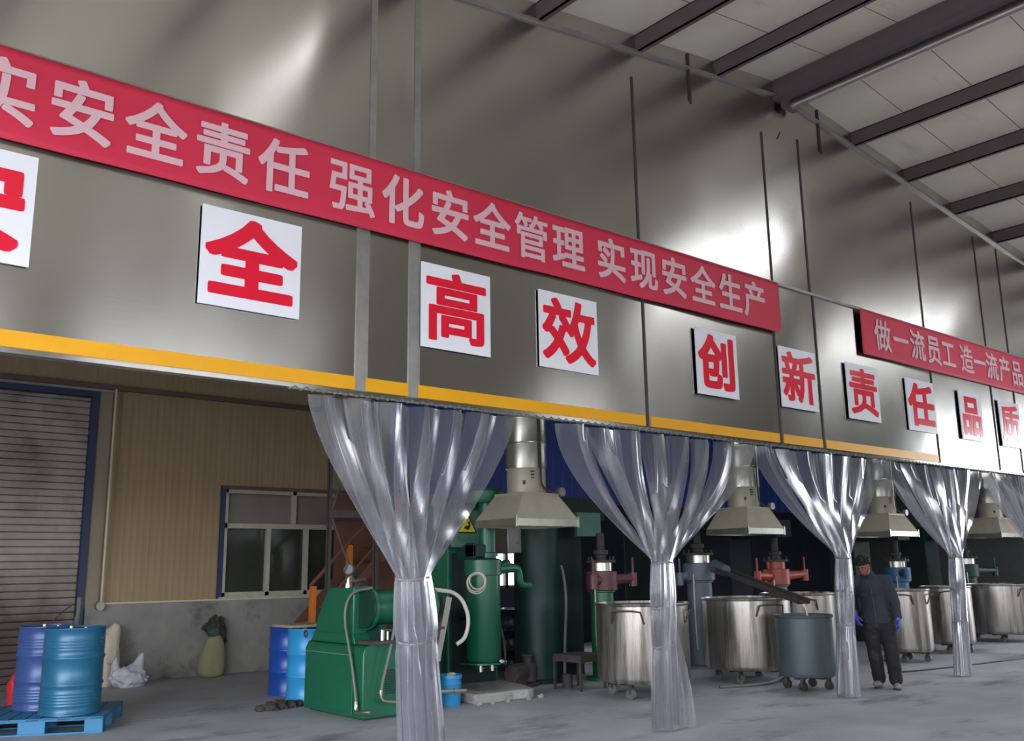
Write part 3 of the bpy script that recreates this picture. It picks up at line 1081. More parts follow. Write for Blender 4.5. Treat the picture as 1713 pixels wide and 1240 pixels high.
# ------------------------------------------------------------------ bead mill (green grinding machine)
def bead_mill():
    t = thing('grinding_machine', 'big green grinding machine with horizontal drum and grey hoses beside two blue drums', 'machine', (5.6, 9.2, 0))
    # local: x to the right, y away from the photographer; face towards the left end at x = 0
    b = MB()
    prof = [(0, .02), (.0, .70), (.035, .77), (.10, .80), (.95, .80), (.95, .02)]          # x,z
    b.prism(prof, 'y', 0, 1.32)
    b.build('base_cabinet', M['green'], t, bevel=.012)
    b = MB()
    b.box(-.014, .002, .20, 1.26, .07, .66)
    b.build('side_door', M['green'], t, sharp=0, bevel=.008)
    b = MB()
    b.box(-.02, -.012, .195, .20, .06, .68)
    b.box(-.02, -.012, .195, 1.27, .665, .68)
    b.build('door_edge', M['grey_green'], t, sharp=0)
    b = MB()
    for z in [.26 + .024 * i for i in range(11)]:
        b.box(.28, .62, -.016, .0, z, z + .012, Matrix.Identity(4))
    b.build('louvre_panel', M['dark_green'], t, sharp=0)
    b = MB()
    # belt guard, sloping back edge, on the left end
    b.prism([(.26, .86), (1.12, .86), (1.10, 1.02), (.83, 1.40), (.26, 1.41)], 'x', .02, .20)
    b.build('belt_guard', M['green'], t, bevel=.012)
    b = MB()
    b.prism([(.18, .79), (1.18, .79), (1.12, .90), (.24, .90)], 'x', .0, .62)
    b.build('guard_skirt', M['green'], t, bevel=.01)
    # the drum lies along x, standing towards the front
    zc, yc, r = 1.18, .16, .195
    b = MB()
    b.lathe([(r + .045, 0), (r + .045, .035), (r, .04), (r, .80), (r + .045, .805), (r + .045, .84), (.08, .85)], n=44)
    b.v = [(.12 + v[2], yc + v[0], zc + v[1]) for v in b.v]
    b.build('grinding_drum', M['green'], t)
    b = MB()
    for k in range(12):
        a = 2 * PI * k / 12
        p = (.125, yc + (r + .024) * math.cos(a), zc + (r + .024) * math.sin(a))
        b.cyl((p[0] - .018, p[1], p[2]), (p[0] + .05, p[1], p[2]), .012, n=6)
    b.build('flange_bolts', M['chrome'], t)
    b = MB()
    b.cyl((.09, yc, zc), (.12, yc, zc), r + .03, n=44)
    b.build('end_plate', M['dark_green'], t)
    for x in (.25, .80):
        b = MB()
        b.box(x - .05, x + .05, yc - .16, yc + .16, .80, 1.0)
        b.build('drum_saddle', M['dark_green'], t, sharp=0)
    for x, z in ((.18, .94), (.56, .93)):
        b = MB()
        b.box(x - .02, x + .46, -.10, -.07, z - .015, z + .015)
        b.tube([(x + .16, -.085, z), (x + .22, -.09, z + .10)], .012)
        b.build('tray_bracket', M['grime'], t)
        b = MB()
        b.cyl((x, -.09, z - .12), (x, -.09, z + .01), .028, n=12)
        b.cyl((x + .07, -.09, z - .10), (x + .07, -.09, z - .01), .016, n=10)
        b.build('clamp_fitting', M['chrome'], t)
    b = MB()
    b.box(.0, .9, -.14, .12, .80, .835)
    b.build('drip_tray', M['grime'], t, sharp=0)
    # gauge and tap on top
    b = MB()
    b.tube([(.02, .40, 1.40), (.02, .40, 1.50), (.05, .40, 1.53)], .028, n=10)
    b.cyl((.02, .40, 1.47), (.17, .33, 1.48), .018, n=10)
    b.cyl((.15, .34, 1.48), (.21, .31, 1.48), .023, n=10)
    b.build('sample_tap', M['chrome'], t)
    g = MB()
    g.cyl((.02, .36, 1.60), (-.015, .32, 1.605), .062, n=24)
    go = g.build('pressure_gauge', M['grime'], t)
    g = MB()
    g.cyl((-.0155, .3195, 1.605), (-.018, .3175, 1.6055), .05, n=24)
    g.build('dial', M['hose'], go)
    # hoses down the left face
    b = MB()
    b.tube([(.11, .02, 1.40), (.0, .30, 1.36), (-.05, .36, 1.1), (-.05, .20, .72), (-.05, .09, .38), (-.05, .05, .2)], .0165, smooth=3)
    b.build('cooling_hose', M['hose'], t)
    b = MB()
    b.tube([(-.05, .05, .21), (-.05, .05, .11), (-.04, -.02, .10), (.02, -.13, .105)], .022, n=10, smooth=1)
    b.build('pipe_elbow', M['chrome'], t)
    b = MB()
    b.tube([(.42, -.03, 1.39), (.36, -.09, 1.33), (.33, -.12, 1.0), (.24, -.11, .6), (.18, -.10, .38), (.17, -.10, .28)], .016, smooth=3)
    b.build('cooling_hose', M['hose'], t)
    b = MB()
    b.tube([(.17, -.10, .32), (.17, -.10, .22), (.24, -.12, .2), (.36, -.16, .185)], .02, n=10, smooth=1)
    b.build('pipe_elbow', M['chrome'], t)
    b = MB()
    b.tube([(.96, .05, 1.36), (1.28, -.02, 1.32), (1.42, -.05, 1.05), (1.36, -.06, .80), (1.24, -.04, .73)], .024, smooth=3)
    b.build('return_hose', M['pale_hose'], t)
    b = MB()
    b.prism([(.96, .55), (1.03, .55), (1.20, 1.26), (1.12, 1.28)], 'y', .0, .12)
    b.build('stay_plate', M['pipe'], t, sharp=0)
    b = MB()
    b.lathe([(.19, 0), (.20, .3), (.17, .34), (.14, .44), (.15, .46), (0.0, .46)], (1.34, .74, .24), n=28)
    b.cyl((1.34, .74, 0), (1.34, .74, .26), .13, n=20)
    b.box(.9, 1.34, .68, .80, .36, .46)
    b.build('pump_housing', M['grime'], t)
    b = MB()
    b.cyl((.94, .02, .22), (1.30, -.14, .215), .022, n=10)
    b.cyl((1.16, -.088, .217), (1.20, -.103, .217), .034, n=10)
    b.build('outlet_pipe', M['chrome'], t)
    b = MB()
    b.torus((-.01, 1.30, .86), .035, .011, axis=(1, 0, 0), n=20)
    b.build('lifting_eye', M['grime'], t)
    b = MB()
    b.box(.05, .90, .05, 1.27, 0, .03)
    b.build('foot_frame', M['grime'], t, sharp=0)
    return t


bead_mill()

# ------------------------------------------------------------------ basket mixer with hanging cylinder
def basket_mixer():
    t = thing('lift_mixer', 'tall green lift mixer with hanging vertical cylinder under the first hood', 'machine', (7.78, 9.85, 0))
    b = MB()
    b.lathe([(.05, .43), (.20, .43), (.225, .47), (.225, 1.50), (.245, 1.51), (.245, 1.70), (.20, 1.72), (.08, 1.73)], n=40)
    b.build('cylinder', M['green'], t)
    b = MB()
    b.lathe([(.06, .405), (.30, .405), (.30, .425), (.06, .43)], n=40)
    b.build('bottom_flange', M['green'], t)
    for dx in (-.10, .09):
        b = MB()
        b.cyl((dx, -.06, .405), (dx, -.06, .31), .035, n=12)
        b.cyl((dx - .05, -.06, .36), (dx + .07, -.06, .36), .018, n=8)
        b.build('drain_valve', M['chrome'], t)
    b = MB()
    b.cyl((.10, .03, 1.71), (.10, .03, 2.5), .115, n=28)
    b.lathe([(.14, 0), (.14, .05), (.115, .06)], (.10, .03, 1.74), n=28)
    b.build('lift_column', M['green'], t)
    b = MB()
    b.lathe([(.25, 0), (.27, .03), (.27, .15), (.22, .2), (0, .2)], (.06, .05, 2.44), n=32)
    b.build('motor_cap', M['green'], t)
    b = MB()
    b.box(-.20, .0, -.06, .12, 1.74, 1.9)
    b.box(-.20, -.16, -.06, .12, 1.72, 1.92)
    b.build('clamp_block', M['dark_green'], t, sharp=0, bevel=.008)
    b = MB()
    b.tube([(.15, -.12, 1.58), (.50, -.06, 1.60), (.56, -.06, 1.55), (.58, -.06, 1.42), (.62, -.05, 1.37), (.78, -.04, 1.36)], [.07, .06, .055, .05, .045, .045], n=12, smooth=1)
    b.cyl((.20, -.10, 1.63), (.36, -.08, 1.66), .05, n=12)
    b.build('swing_arm', M['green'], t)
    b = MB()
    b.torus((-.24, -.16, 1.42), .115, .012, axis=(.4, 1, .1), n=36)
    b.torus((-.23, -.18, 1.44), .105, .012, axis=(.5, 1, -.1), n=36)
    b.torus((-.225, -.15, 1.40), .12, .011, axis=(.45, 1, .0), n=36)
    b.build('hose_coil', M['pale_hose'], t)
    # cabinet behind; shade on its front painted as a darker plate, left side bright
    b = MB()
    b.box(-.24, .60, .45, 1.35, .0, 1.86)
    b.build('rear_cabinet', M['green'], t, sharp=0, bevel=.012)
    b = MB()
    b.box(-.19, .56, .44, .452, .10, 1.80)
    b.build('cabinet_shade_front', M['grime_shade_green'], t, sharp=0)
    p = MB()
    p.box(-.52, -.05, -.015, .03, 0, .50)
    po = p.build('control_panel', M['grey_green'], t, sharp=0, bevel=.008)
    po.location = (.24, .30, 1.87)
    g = MB()
    g.prism([(-.46, .185), (-.11, .185), (-.285, .47)], 'y', -.022, -.016)
    g.build('warning_border', M['ink'], po, sharp=0)
    g = MB()
    g.prism([(-.425, .205), (-.145, .205), (-.285, .434)], 'y', -.026, -.02)
    g.build('warning_triangle', M['warn_yellow'], po, sharp=0)
    g = MB()
    g.prism([(-.345, .245), (-.31, .29), (-.285, .275), (-.245, .315), (-.225, .29), (-.25, .26), (-.245, .235), (-.29, .23), (-.31, .245)], 'y', -.03, -.025)
    g.cyl((-.255, -.025, .325), (-.255, -.03, .325), .02, n=9)
    g.build('hand_symbol', M['ink'], po, sharp=0)
    g = MB()
    for ch, x in zip('当心伤手', (-.43, -.335, -.24, -.145)):
        put_glyph(g, ch, x, -.02, .10, .08, .09, .012)
    g.build('panel_text', M['sign_text'], po, sharp=0, fix=False)
    b = MB()
    b.box(-.10, -.02, .28, .46, 1.7, 1.9)
    b.build('panel_bracket', M['dark_green'], t, sharp=0)
    b = MB()
    b.box(-.03, .15, .12, .60, 2.37, 2.52)
    b.build('overhead_arm', M['dark_green'], t, sharp=0, bevel=.01)
    b = MB()
    b.box(-.10, .5, .55, 1.0, 1.86, 2.36)
    b.build('arm_housing', M['dark_green'], t, sharp=0, bevel=.01)
    b = MB()
    b.tube([(.30, .1, 1.35), (.32, .1, 1.0), (.42, .08, .6), (.40, .05, .35)], .018, smooth=2)
    b.build('side_hose', M['grime'], t)
    b = MB()
    b.cyl((-.02, .22, 1.0), (-.02, .46, 1.0), .08, n=14)
    b.build('cylinder_bracket', M['dark_green'], t)
    return t


basket_mixer()

# ------------------------------------------------------------------ upright vessel, mixers with heads
def vessel():
    t = thing('upright_vessel', 'big dark green upright cylinder standing between first hood and maroon mixer', 'machine', (9.33, 10.55, 0))
    b = MB()
    b.lathe([(.33, 0), (.33, 2.28), (.26, 2.36), (0, 2.38)], n=44)
    b.build('shell', M['dark_green'], t)
    b = MB()
    b.lathe([(.42, 0), (.42, .05), (.34, .06)], n=44)
    b.build('base_flange', M['grime_shade_green'], t)
    b = MB()
    b.box(-.58, -.24, -.05, .30, 1.80, 2.24)
    b.cyl((-.40, -.06, 1.98), (-.40, -.02, 1.98), .05, n=14)
    b.build('grey_guard', M['pipe'], t, sharp=40, bevel=.015)
    b = MB()
    b.tube([(.27, -.24, 1.62), (.30, -.26, 1.5), (.33, -.28, 1.1), (.26, -.30, .6), (.22, -.32, .1)], .022, smooth=2)
    b.build('side_pipe', M['hose'], t)
    return t


vessel()


def mixer(label, x, y, zh, m_body, m_head, arms, col_r=.17, coupling=True, seed=1, rear=True, ring=None):
    """A mixer: post, head with bright ring, swing arms, coupling up to a belt housing on a rear column."""
    t = thing('paint_mixer', label, 'mixer', (x, y, 0), 0, 'paint mixers behind the tanks')
    b = MB()
    b.lathe([(col_r + .1, 0), (col_r + .1, .04), (col_r, .06), (col_r, zh - .38), (col_r + .03, zh - .37), (col_r + .03, zh - .30)], n=32)
    b.build('post', m_body, t)
    b = MB()
    b.lathe([(col_r + .02, zh - .36), (col_r + .06, zh - .34), (col_r + .06, zh - .08), (col_r + .01, zh - .07)], n=32)
    b.build('head', m_head, t)
    b = MB()
    b.lathe([(col_r - .01, zh - .09), (col_r - .01, zh + .05), (.05, zh + .05)], n=32)
    b.build('collar_ring', ring or M['galv'], t)
    b = MB()
    b.lathe([(col_r + .05, zh + .05), (col_r + .05, zh + .085), (.08, zh + .09), (.08, zh + .16), (.11, zh + .17), (.11, zh + .23), (.06, zh + .24), (.06, zh + .48)], n=24)
    for k in range(6):
        a = k * PI / 3
        b.cyl(((col_r + .02) * math.cos(a), (col_r + .02) * math.sin(a), zh + .08), ((col_r + .02) * math.cos(a), (col_r + .02) * math.sin(a), zh + .14), .016, n=6)
    b.build('coupling', M['grime'], t)
    for (dx, dy, dz) in arms:
        b = MB()
        L_ = math.hypot(dx, dy)
        ux, uy = dx / L_, dy / L_
        b.tube([(ux * col_r * .6, uy * col_r * .6, zh - .2), (dx * .6, dy * .6, zh - .2 + dz * .6), (dx, dy, zh - .2 + dz)], [.10, .075, .055], n=12)
        b.cyl((dx, dy, zh - .32 + dz), (dx, dy, zh - .12 + dz), .06, n=14)
        b.cyl((dx, dy, zh - .12 + dz), (dx, dy, zh + .1 + dz), .016, n=8)
        b.build('clamp_arm', m_head, t)
    if rear:
        b = MB()
        b.box(-.30, .34, .75, 1.35, 0, 2.30)
        b.build('rear_column', M['grime_shade_green'] if seed != 3 else M['shade_dark'], t, sharp=0, bevel=.012)
        b = MB()
        b.box(*((-.40, .46, .34, .95, 2.28, 2.62) if seed == 1 else (-.22, .26, -.2, 1.3, zh + .47, zh + .78)))
        b.build('belt_housing', M['grime_shade_green'] if seed != 3 else M['shade_dark'], t, sharp=0, bevel=.015)
    if seed == 1:
        b = MB()
        b.box(-.20, .30, .27, .34, 2.04, 2.40)
        b.build('terminal_box', M['grey_green'], t, sharp=0, bevel=.01)
    b = MB()
    b.tube([(-col_r - .12, -.15, zh - .25), (-col_r - .12, -.15, .6), (-col_r - .10, -.15, .3)], .012, n=8)
    b.build('guide_rod', M['pipe'], t)
    return t


mixer('maroon headed mixer with a green post behind the first big steel tank', 10.12, 10.0, 1.60, M['green'], M['maroon'], [(.55, -.12, .02), (-.35, -.18, .0)], seed=1)
mixer('slate grey mixer with a sloping chute between the two big steel tanks', 12.36, 10.0, 1.70, M['slate'], M['slate'], [(-.35, .1, -.1)], col_r=.2, seed=2)
mixer('mixer with orange red clamp arms under the second hood', 14.5, 10.0, 1.58, M['slate'], M['orange_red'], [(.70, -.12, .03), (-.62, -.05, .02)], seed=3, ring=M['orange_red'])
mixer('teal blue mixer behind the shoulder of the worker', 18.72, 10.0, 1.56, M['teal_blue'], M['teal_blue'], [(-.3, -.35, .02)], col_r=.2, seed=4)
mixer('dark green mixer farthest along behind the fourth tied curtain', 21.7, 9.95, 1.60, M['dark_green'], M['dark_green'], [(.75, -.3, -.02)], col_r=.2, seed=5)

t = thing('pouring_chute', 'grey steel chute sloping from the slate mixer down to the teal tank', 'chute', (12.35, 9.66, 1.5))
b = MB()
A, B_ = Vector((0, 0, .02)), Vector((-.95, -2.20, -.44))
u = (B_ - A).normalized()
s_ = u.cross(Vector((0, 0, 1))).normalized()
n2_ = s_.cross(u).normalized()
for lo, hi, th in ((-.09, .09, 0.0),):
    vs = []
    for p in (A, B_):
        for e, h in ((-.10, .07), (-.09, .0), (.09, .0), (.10, .07), (.08, .07), (.075, .015), (-.075, .015), (-.08, .07)):
            vs.append(p + s_ * e + n2_ * h)
    b.add(vs, [(i, (i + 1) % 8, 8 + (i + 1) % 8, 8 + i) for i in range(8)])
b.build('trough', M['grime'], t, sharp=0)
b = MB()
b.cyl(A + n2_ * .05, A + u * .35 + n2_ * .05, .11, .085, n=20)
b.build('chute_mouth', M['slate'], t)
b = MB()
b.tube([B_ + Vector((0, .01, -.01)), B_ + Vector((0, -.03, -.06)), B_ + Vector((0, -.04, -.20))], [.03, .02, .014], n=8)
b.build('paint_stream', M['hood'], t)

# ------------------------------------------------------------------ tanks on castors
def tank(label, x, y, r, zb, zt, m=None, handles=(), rz=0.0, cat='tank', group='round tanks on castors', castors=True):
    m = m or M['tank']
    t = thing('mixing_tank', label, cat, (x, y, 0), rz, group)
    b = MB()
    b.lathe([(0, zb), (r * .96, zb), (r * .99, zb + .03), (r, zb + .06), (r, zt - .04), (r + .012, zt - .035), (r + .018, zt - .015), (r + .012, zt), (r - .004, zt), (r - .01, zt - .03)], n=64)
    b.build('shell', m, t)
    b = MB()
    b.lathe([(r - .012, zt - .03), (r - .012, zb + .5), (0, zb + .5)], n=48)
    b.build('inner_wall', M['tank_in'], t)
    for a, tilt in handles:
        b = MB()
        P_ = lambda da, dr, z: ((r + dr) * math.cos(a + da), (r + dr) * math.sin(a + da), z)
        w_ = .17 / r
        b.tube([P_(-w_ * 1.25, .004, zt - .24), P_(-w_ * 1.2, .012, zt - .22), P_(-w_, .05, zt - .10), P_(-w_ * .4, .06, zt - .085), P_(w_ * .4, .06, zt - .085), P_(w_, .05, zt - .10), P_(w_ * 1.2, .012, zt - .22), P_(w_ * 1.25, .004, zt - .24)], .012, n=8)
        b.build('handle', M['grime'], t)
    if castors:
        b = MB()
        b.box(-r * .72, r * .72, -.03, .03, zb - .035, zb - .002)
        b.box(-.03, .03, -r * .72, r * .72, zb - .035, zb - .002)
        b.build('castor_frame', M['grime'], t, sharp=0)
        for k in range(4):
            a = k * PI / 2 + .35
            cx, cy = r * .74 * math.cos(a), r * .74 * math.sin(a)
            wr_ = (zb - .035) * .42
            c = MB()
            c.box(cx - .035, cx + .035, cy - .035, cy + .035, zb - .02, zb)
            c.box(cx - .032, cx - .026, cy - .02, cy + .02, wr_, zb - .01)
            c.box(cx + .026, cx + .032, cy - .02, cy + .02, wr_, zb - .01)
            co = c.build('castor', M['grime'], t, sharp=0)
            c = MB()
            c.cyl((cx - .02, cy, wr_), (cx + .02, cy, wr_), wr_, n=20)
            c.build('wheel', M['black'] if m is not M['tank'] else M['hose'], co)
    return t


tank('big stained steel tank behind the second tied curtain', 9.26, 8.45, .585, .19, 1.14, handles=[(-2.72, 0), (-.9, 0)])
tank('big stained steel tank under the slate chute, behind the teal tank', 11.42, 8.42, .61, .18, 1.14, handles=[(-1.95, 0)])
tank('teal painted tank on castors beside the third tied curtain', 11.16, 7.33, .36, .17, .94, M['teal_tank'], handles=[])
tank('steel tank half hidden behind the third tied curtain', 13.2, 8.75, .56, .18, 1.15, handles=[(-2.4, 0)])
tank('slim steel tank just behind the hip of the worker', 15.32, 8.15, .425, .17, 1.16, handles=[(-2.75, 0), (-1.1, 0)])
tank('steel tank behind the fourth tied curtain', 17.3, 8.36, .425, .17, 1.16, handles=[(-2.5, 0)])
tank('wide steel tank cut by the photo edge under the last curtain', 20.42, 8.75, .66, .16, 1.13, handles=[(-1.9, 0)])

# ------------------------------------------------------------------ drums, pallet, pail
def drum(label, x, y, z, m, r=.292, h=.88, ribs=True, group='steel drums', top=True):
    t = thing('steel_drum', label, 'drum', (x, y, z), 0, group)
    prof = [(r - .01, 0), (r + .006, .004), (r + .006, .018), (r, .024)]
    zz = .024
    def rib(z0, amp, w_):
        return [(r, z0 - w_), (r + amp, z0 - w_ * .3), (r + amp, z0 + w_ * .3), (r, z0 + w_)]
    marks = [(.10, .004, .012), (.13, .004, .012), (.16, .004, .012), (.19, .004, .012), (.22, .004, .012)] if ribs else []
    marks += [(h * .345, .014, .024)]
    marks += [(h * .655, .014, .024)]
    marks += [(h - .22, .004, .012), (h - .19, .004, .012), (h - .16, .004, .012), (h - .13, .004, .012)] if ribs else []
    for mk in sorted(marks):
        prof += rib(*mk)
    prof += [(r, h - .024), (r + .006, h - .018), (r + .006, h), (r - .008, h), (r - .012, h - .016)]
    b = MB()
    b.lathe(prof, n=56, wob=.006)
    b.build('shell', m, t, sharp=60)
    b = MB()
    b.lathe([(r - .011, h - .02), (.0, h - .018)], n=48)
    lid = b.build('lid', M['rim_dark'], t)
    b = MB()
    b.cyl((.0, .17, h - .02), (.0, .17, h + .006), .035, n=16)
    b.cyl((.05, -.18, h - .02), (.05, -.18, h + .004), .02, n=16)
    b.build('bung', M['chrome'], lid)
    return t


PZ = .16
PA = R(-27)
t = thing('plastic_pallet', 'blue plastic pallet carrying two blue steel drums', 'pallet', (3.0, 11.40, 0), PA)
hw = .68
b = MB()
for i in range(9):
    x0 = -hw + i * (2 * hw / 9)
    b.box(x0 + .006, x0 + 2 * hw / 9 - .006, -.6, .6, PZ - .028, PZ)
b.box(-hw, hw, -.6, -.56, PZ - .034, PZ - .002)
b.box(-hw, hw, .56, .6, PZ - .034, PZ - .002)
b.box(-hw, hw, -.03, .03, PZ - .034, PZ - .004)
b.box(-hw, -hw + .03, -.6, .6, PZ - .034, PZ - .002)
b.box(hw - .03, hw, -.6, .6, PZ - .034, PZ - .002)
b.build('deck', M['pallet'], t, sharp=0, bevel=.003)
for ix in (-1, 0, 1):
    for iy in (-1, 0, 1):
        b = MB()
        cx, cy = ix * (hw - .09), iy * .52
        b.box(cx - .09 - (.04 if ix == 0 else 0), cx + .09 + (.04 if ix == 0 else 0), cy - .08, cy + .08, .012, PZ - .03)
        b.build('block', M['pallet'], t, sharp=0, bevel=.006)
for iy in (-1, 0, 1):
    b = MB()
    cy = iy * .52
    b.box(-hw, hw, cy - .08, cy + .08, 0, .014)
    b.build('runner', M['pallet'], t, sharp=0)

drum('cyan blue steel drum at the pallet front, dented', 3.14, 11.06, PZ, M['drum_cyan'], r=.30, group='drums on the blue pallet')
drum('violet blue steel drum half hidden behind the cyan drum on the pallet', 3.03, 11.70, PZ, M['drum_blue'], r=.295, group='drums on the blue pallet')
drum('deep blue steel drum standing at the far left corner of the green machine', 6.16, 11.95, 0, M['drum_deep'], r=.29, h=.875, ribs=False, group='drums beside the green machine')
drum('sky blue steel drum touching the green machine', 6.02, 11.17, 0, M['drum_sky'], r=.285, h=.885, ribs=False, group='drums beside the green machine')

drum('navy drum standing in the dark between the hanging green cylinder and the dark upright vessel', 10.05, 12.0, 0, M['navy'], r=.28, h=.95, ribs=False, group='navy drums behind the machines')
drum('navy drum partly hidden behind the dark upright vessel', 10.66, 12.05, 0, M['navy'], r=.28, h=.95, ribs=False, group='navy drums behind the machines')

t = thing('gear_pump', 'grimy motor pump on the floor at the foot of the dark upright vessel', 'pump', (8.69, 10.18, 0), R(20))
b = MB()
b.box(-.28, .28, -.14, .14, 0, .05)
b.build('base_plate', M['grime'], t, sharp=0, bevel=.006)
b = MB()
b.cyl((-.26, 0, .20), (.06, 0, .20), .11, n=24)
for k in range(12):
    a = k * PI / 6
    b.box(-.24, .04, -.006, .006, .10, .125, Matrix.Translation((0, 0, .20)) @ Matrix.Rotation(a, 4, 'X'))
b.box(-.2, 0, -.09, .09, .04, .14)
b.build('motor', M['grime'], t)
b = MB()
b.lathe([(.09, 0), (.12, .02), (.12, .22), (.07, .26), (.07, .34), (.10, .35), (.10, .37), (0, .37)], (.18, 0, .05), n=24)
b.build('pump_head', M['grime'], t)

t = thing('drum_lid_board', 'weathered pale board lying across the sky blue drum', 'board', (6.02, 11.3, .895))
b = MB()
b.box(-.33, .22, -.24, .30, 0, .035)
b.build('board', M['wood'], t, sharp=0, bevel=.008)
t = thing('stirring_stick', 'grey stick leaning out of the cyan drum', 'stick', (3.18, 11.2, PZ + .912))
b = MB()
b.tube([(0, .0, 0), (.05, .12, .12), (.09, .26, .25)], [.028, .024, .03], n=10)
b.build('shaft', M['hose'], t)
b = MB()
b.tube([(-.22, .1, .0), (-.2, .12, .04), (-.05, .22, .16), (.07, .24, .22)], .007, n=6, smooth=2)
b.build('wire', M['grime'], t)

t = thing('paint_pail', 'small bright blue pail in front of the green lift mixer', 'pail', (7.02, 9.55, 0))
b = MB()
b.lathe([(0, 0), (.128, 0), (.132, .01), (.142, .30), (.150, .305), (.150, .335), (.146, .35), (.138, .35), (.13, .32), (.13, .05), (0, .04)], n=40)
b.lathe([(.1425, .24), (.148, .245), (.148, .255), (.1425, .26)], n=40)
b.build('bucket', M['drum_sky'], t)
b = MB()
b.tube([(.15 * math.cos(a), .15 * math.sin(a), .30 - .16 * math.sin((a - 5.2) / 1.9 * PI)) for a in [5.2 + 1.9 * k / 14 for k in range(15)]], .004, n=6)
b.build('bail', M['grime'], t)
b = MB()
b.sphere((.06, .05, .34), .05, (1.2, 1, .5), jit=.3)
b.build('rag', M['cream_sack'], t)

# ------------------------------------------------------------------ sacks, bags, rags by the wall
def lump(name, label, cat, loc, parts, m, voxel=.02, rz=0.0, group=None):
    t = thing(name, label, cat, loc, rz, group)
    return t


t = thing('woven_sack', 'full olive woven sack standing against the cement plinth under the window', 'sack', (6.22, 14.72, 0))
b = MB()
b.lathe([(0, 0), (.15, 0), (.20, .05), (.222, .18), (.215, .34), (.185, .50), (.15, .64), (.115, .74), (.07, .79), (0, .80)], (0, 0, 0), n=36, wob=.10)
b.v = [(v[0] + .05 * v[2], v[1] * .78, v[2] * .80) for v in b.v]
remesh(b, .025, 'sack_body', M['olive_sack'], t, 5)
b = MB()
b.sphere((.01, .0, .67), .10, (1.1, .9, .8), jit=.5, n=20, m=12, jf=4)
remesh(b, .015, 'sack_neck_rag', M['green_rag'], t, 2)
b = MB()
b.sphere((.08, .06, .78), .12, (1.1, .7, 1.1), jit=.9, n=22, m=14, jf=5)
b.sphere((.17, .10, .58), .12, (.8, .6, 1.9), jit=.6, n=22, m=14, jf=4)
b.sphere((-.04, .06, .74), .09, (1.2, .7, .8), jit=.8, n=18, m=12, jf=5)
remesh(b, .016, 'scrap_bundle', M['dark_rag'], t, 2)

t = thing('plastic_bag', 'crumpled white plastic bag on the floor at the cement plinth', 'bag', (4.84, 14.38, 0))
b = MB()
b.sphere((0, 0, .13), .22, (1.15, .8, .72), jit=.45, n=36, m=22, jf=3.5)
b.tube([(.10, 0, .18), (.16, .02, .34), (.20, .03, .46)], [.13, .07, .03], n=10)
b.tube([(-.16, 0, .18), (-.19, .02, .32), (-.17, .03, .42)], [.09, .05, .02], n=10)
remesh(b, .018, 'bag_film', M['white_bag'], t, 1)

t = thing('cream_sack', 'tall cream woven sack behind the cyan drum at the wall', 'sack', (4.60, 14.74, 0))
b = MB()
b.sphere((0, 0, .38), .24, (.9, .7, 1.6), jit=.25, n=32, m=20, jf=2.5)
b.tube([(.05, 0, .55), (.12, .03, .75), (.17, .05, .86)], [.16, .11, .06], n=12)
b.cyl((0, 0, .0), (0, 0, .3), .2, .2, n=24)
remesh(b, .025, 'sack_body', M['cream_sack'], t, 2)

t = thing('red_cloth', 'red cloth drooping beside the violet blue drum', 'cloth', (3.22, 13.6, 0))
b = MB()
b.sphere((0, 0, .18), .14, (.9, .6, 1.5), jit=.4, n=24, m=14)
b.tube([(0, 0, .3), (.08, 0, .5)], [.06, .02], n=8)
b.cyl((0, 0, 0), (0, 0, .15), .13, .1, n=16)
remesh(b, .02, 'fabric', M['red_cloth'], t, 2)

t = thing('rag_heap', 'low dark heap of rags on the floor before the blue drums', 'rags', (5.42, 10.74, 0), 0)
b = MB()
for q in ((0, 0, .035, .07), (.14, .02, .03, .06), (-.13, -.03, .03, .07), (.26, .05, .025, .05), (-.26, .0, .02, .05)):
    b.sphere(q[:3], q[3], (1.2, 1.2, .9), jit=.9, n=18, m=12, jf=5)
remesh(b, .012, 'rags', M['dark_rag'], t, 1)

# ------------------------------------------------------------------ slab, stool, loose pieces by the machines
t = thing('concrete_slab', 'broken pale concrete slab on the floor before the green lift mixer', 'slab', (7.85, 9.75, 0), R(-3))
b = MB()
def slab_pt(u, v):
    a = 2 * PI * u
    return None
prof = [(-.62, -.48), (-.35, -.52), (.0, -.47), (.16, -.52), (.30, -.46), (.46, .0), (.5, .5), (-.1, .55), (-.55, .45)]
b.prism(prof, 'z', 0, .12)
o = b.build('slab', M['slab'], t, sharp=30, bevel=.02)
b = MB()
for q in ((-.6, -.55, .03), (-.2, -.58, .025), (.12, -.57, .03), (.36, -.52, .03), (-.42, -.57, .02)):
    b.sphere((q[0], q[1], q[2] * .7), q[2], (1.5, 1, .8), jit=.5, n=10, m=8)
    b.build('chip', M['slab'], t, sharp=0)
    b = MB()

t = thing('iron_stool', 'small rusty iron stool before the maroon mixer', 'stool', (9.16, 9.52, 0), R(4))
b = MB()
b.box(-.25, .25, -.25, .25, .42, .45)
b.build('seat', M['grime'], t, sharp=0)
for sx_ in (-1, 1):
    for sy_ in (-1, 1):
        b = MB()
        b.box(sx_ * .235 - .016, sx_ * .235 + .016, sy_ * .235 - .016, sy_ * .235 + .016, 0, .42)
        b.build('leg', M['grime'], t, sharp=0)
b = MB()
b.box(-.235, .235, -.245, -.23, .36, .42)
b.box(-.245, -.23, -.235, .235, .36, .42)
b.build('apron', M['grime'], t, sharp=0)

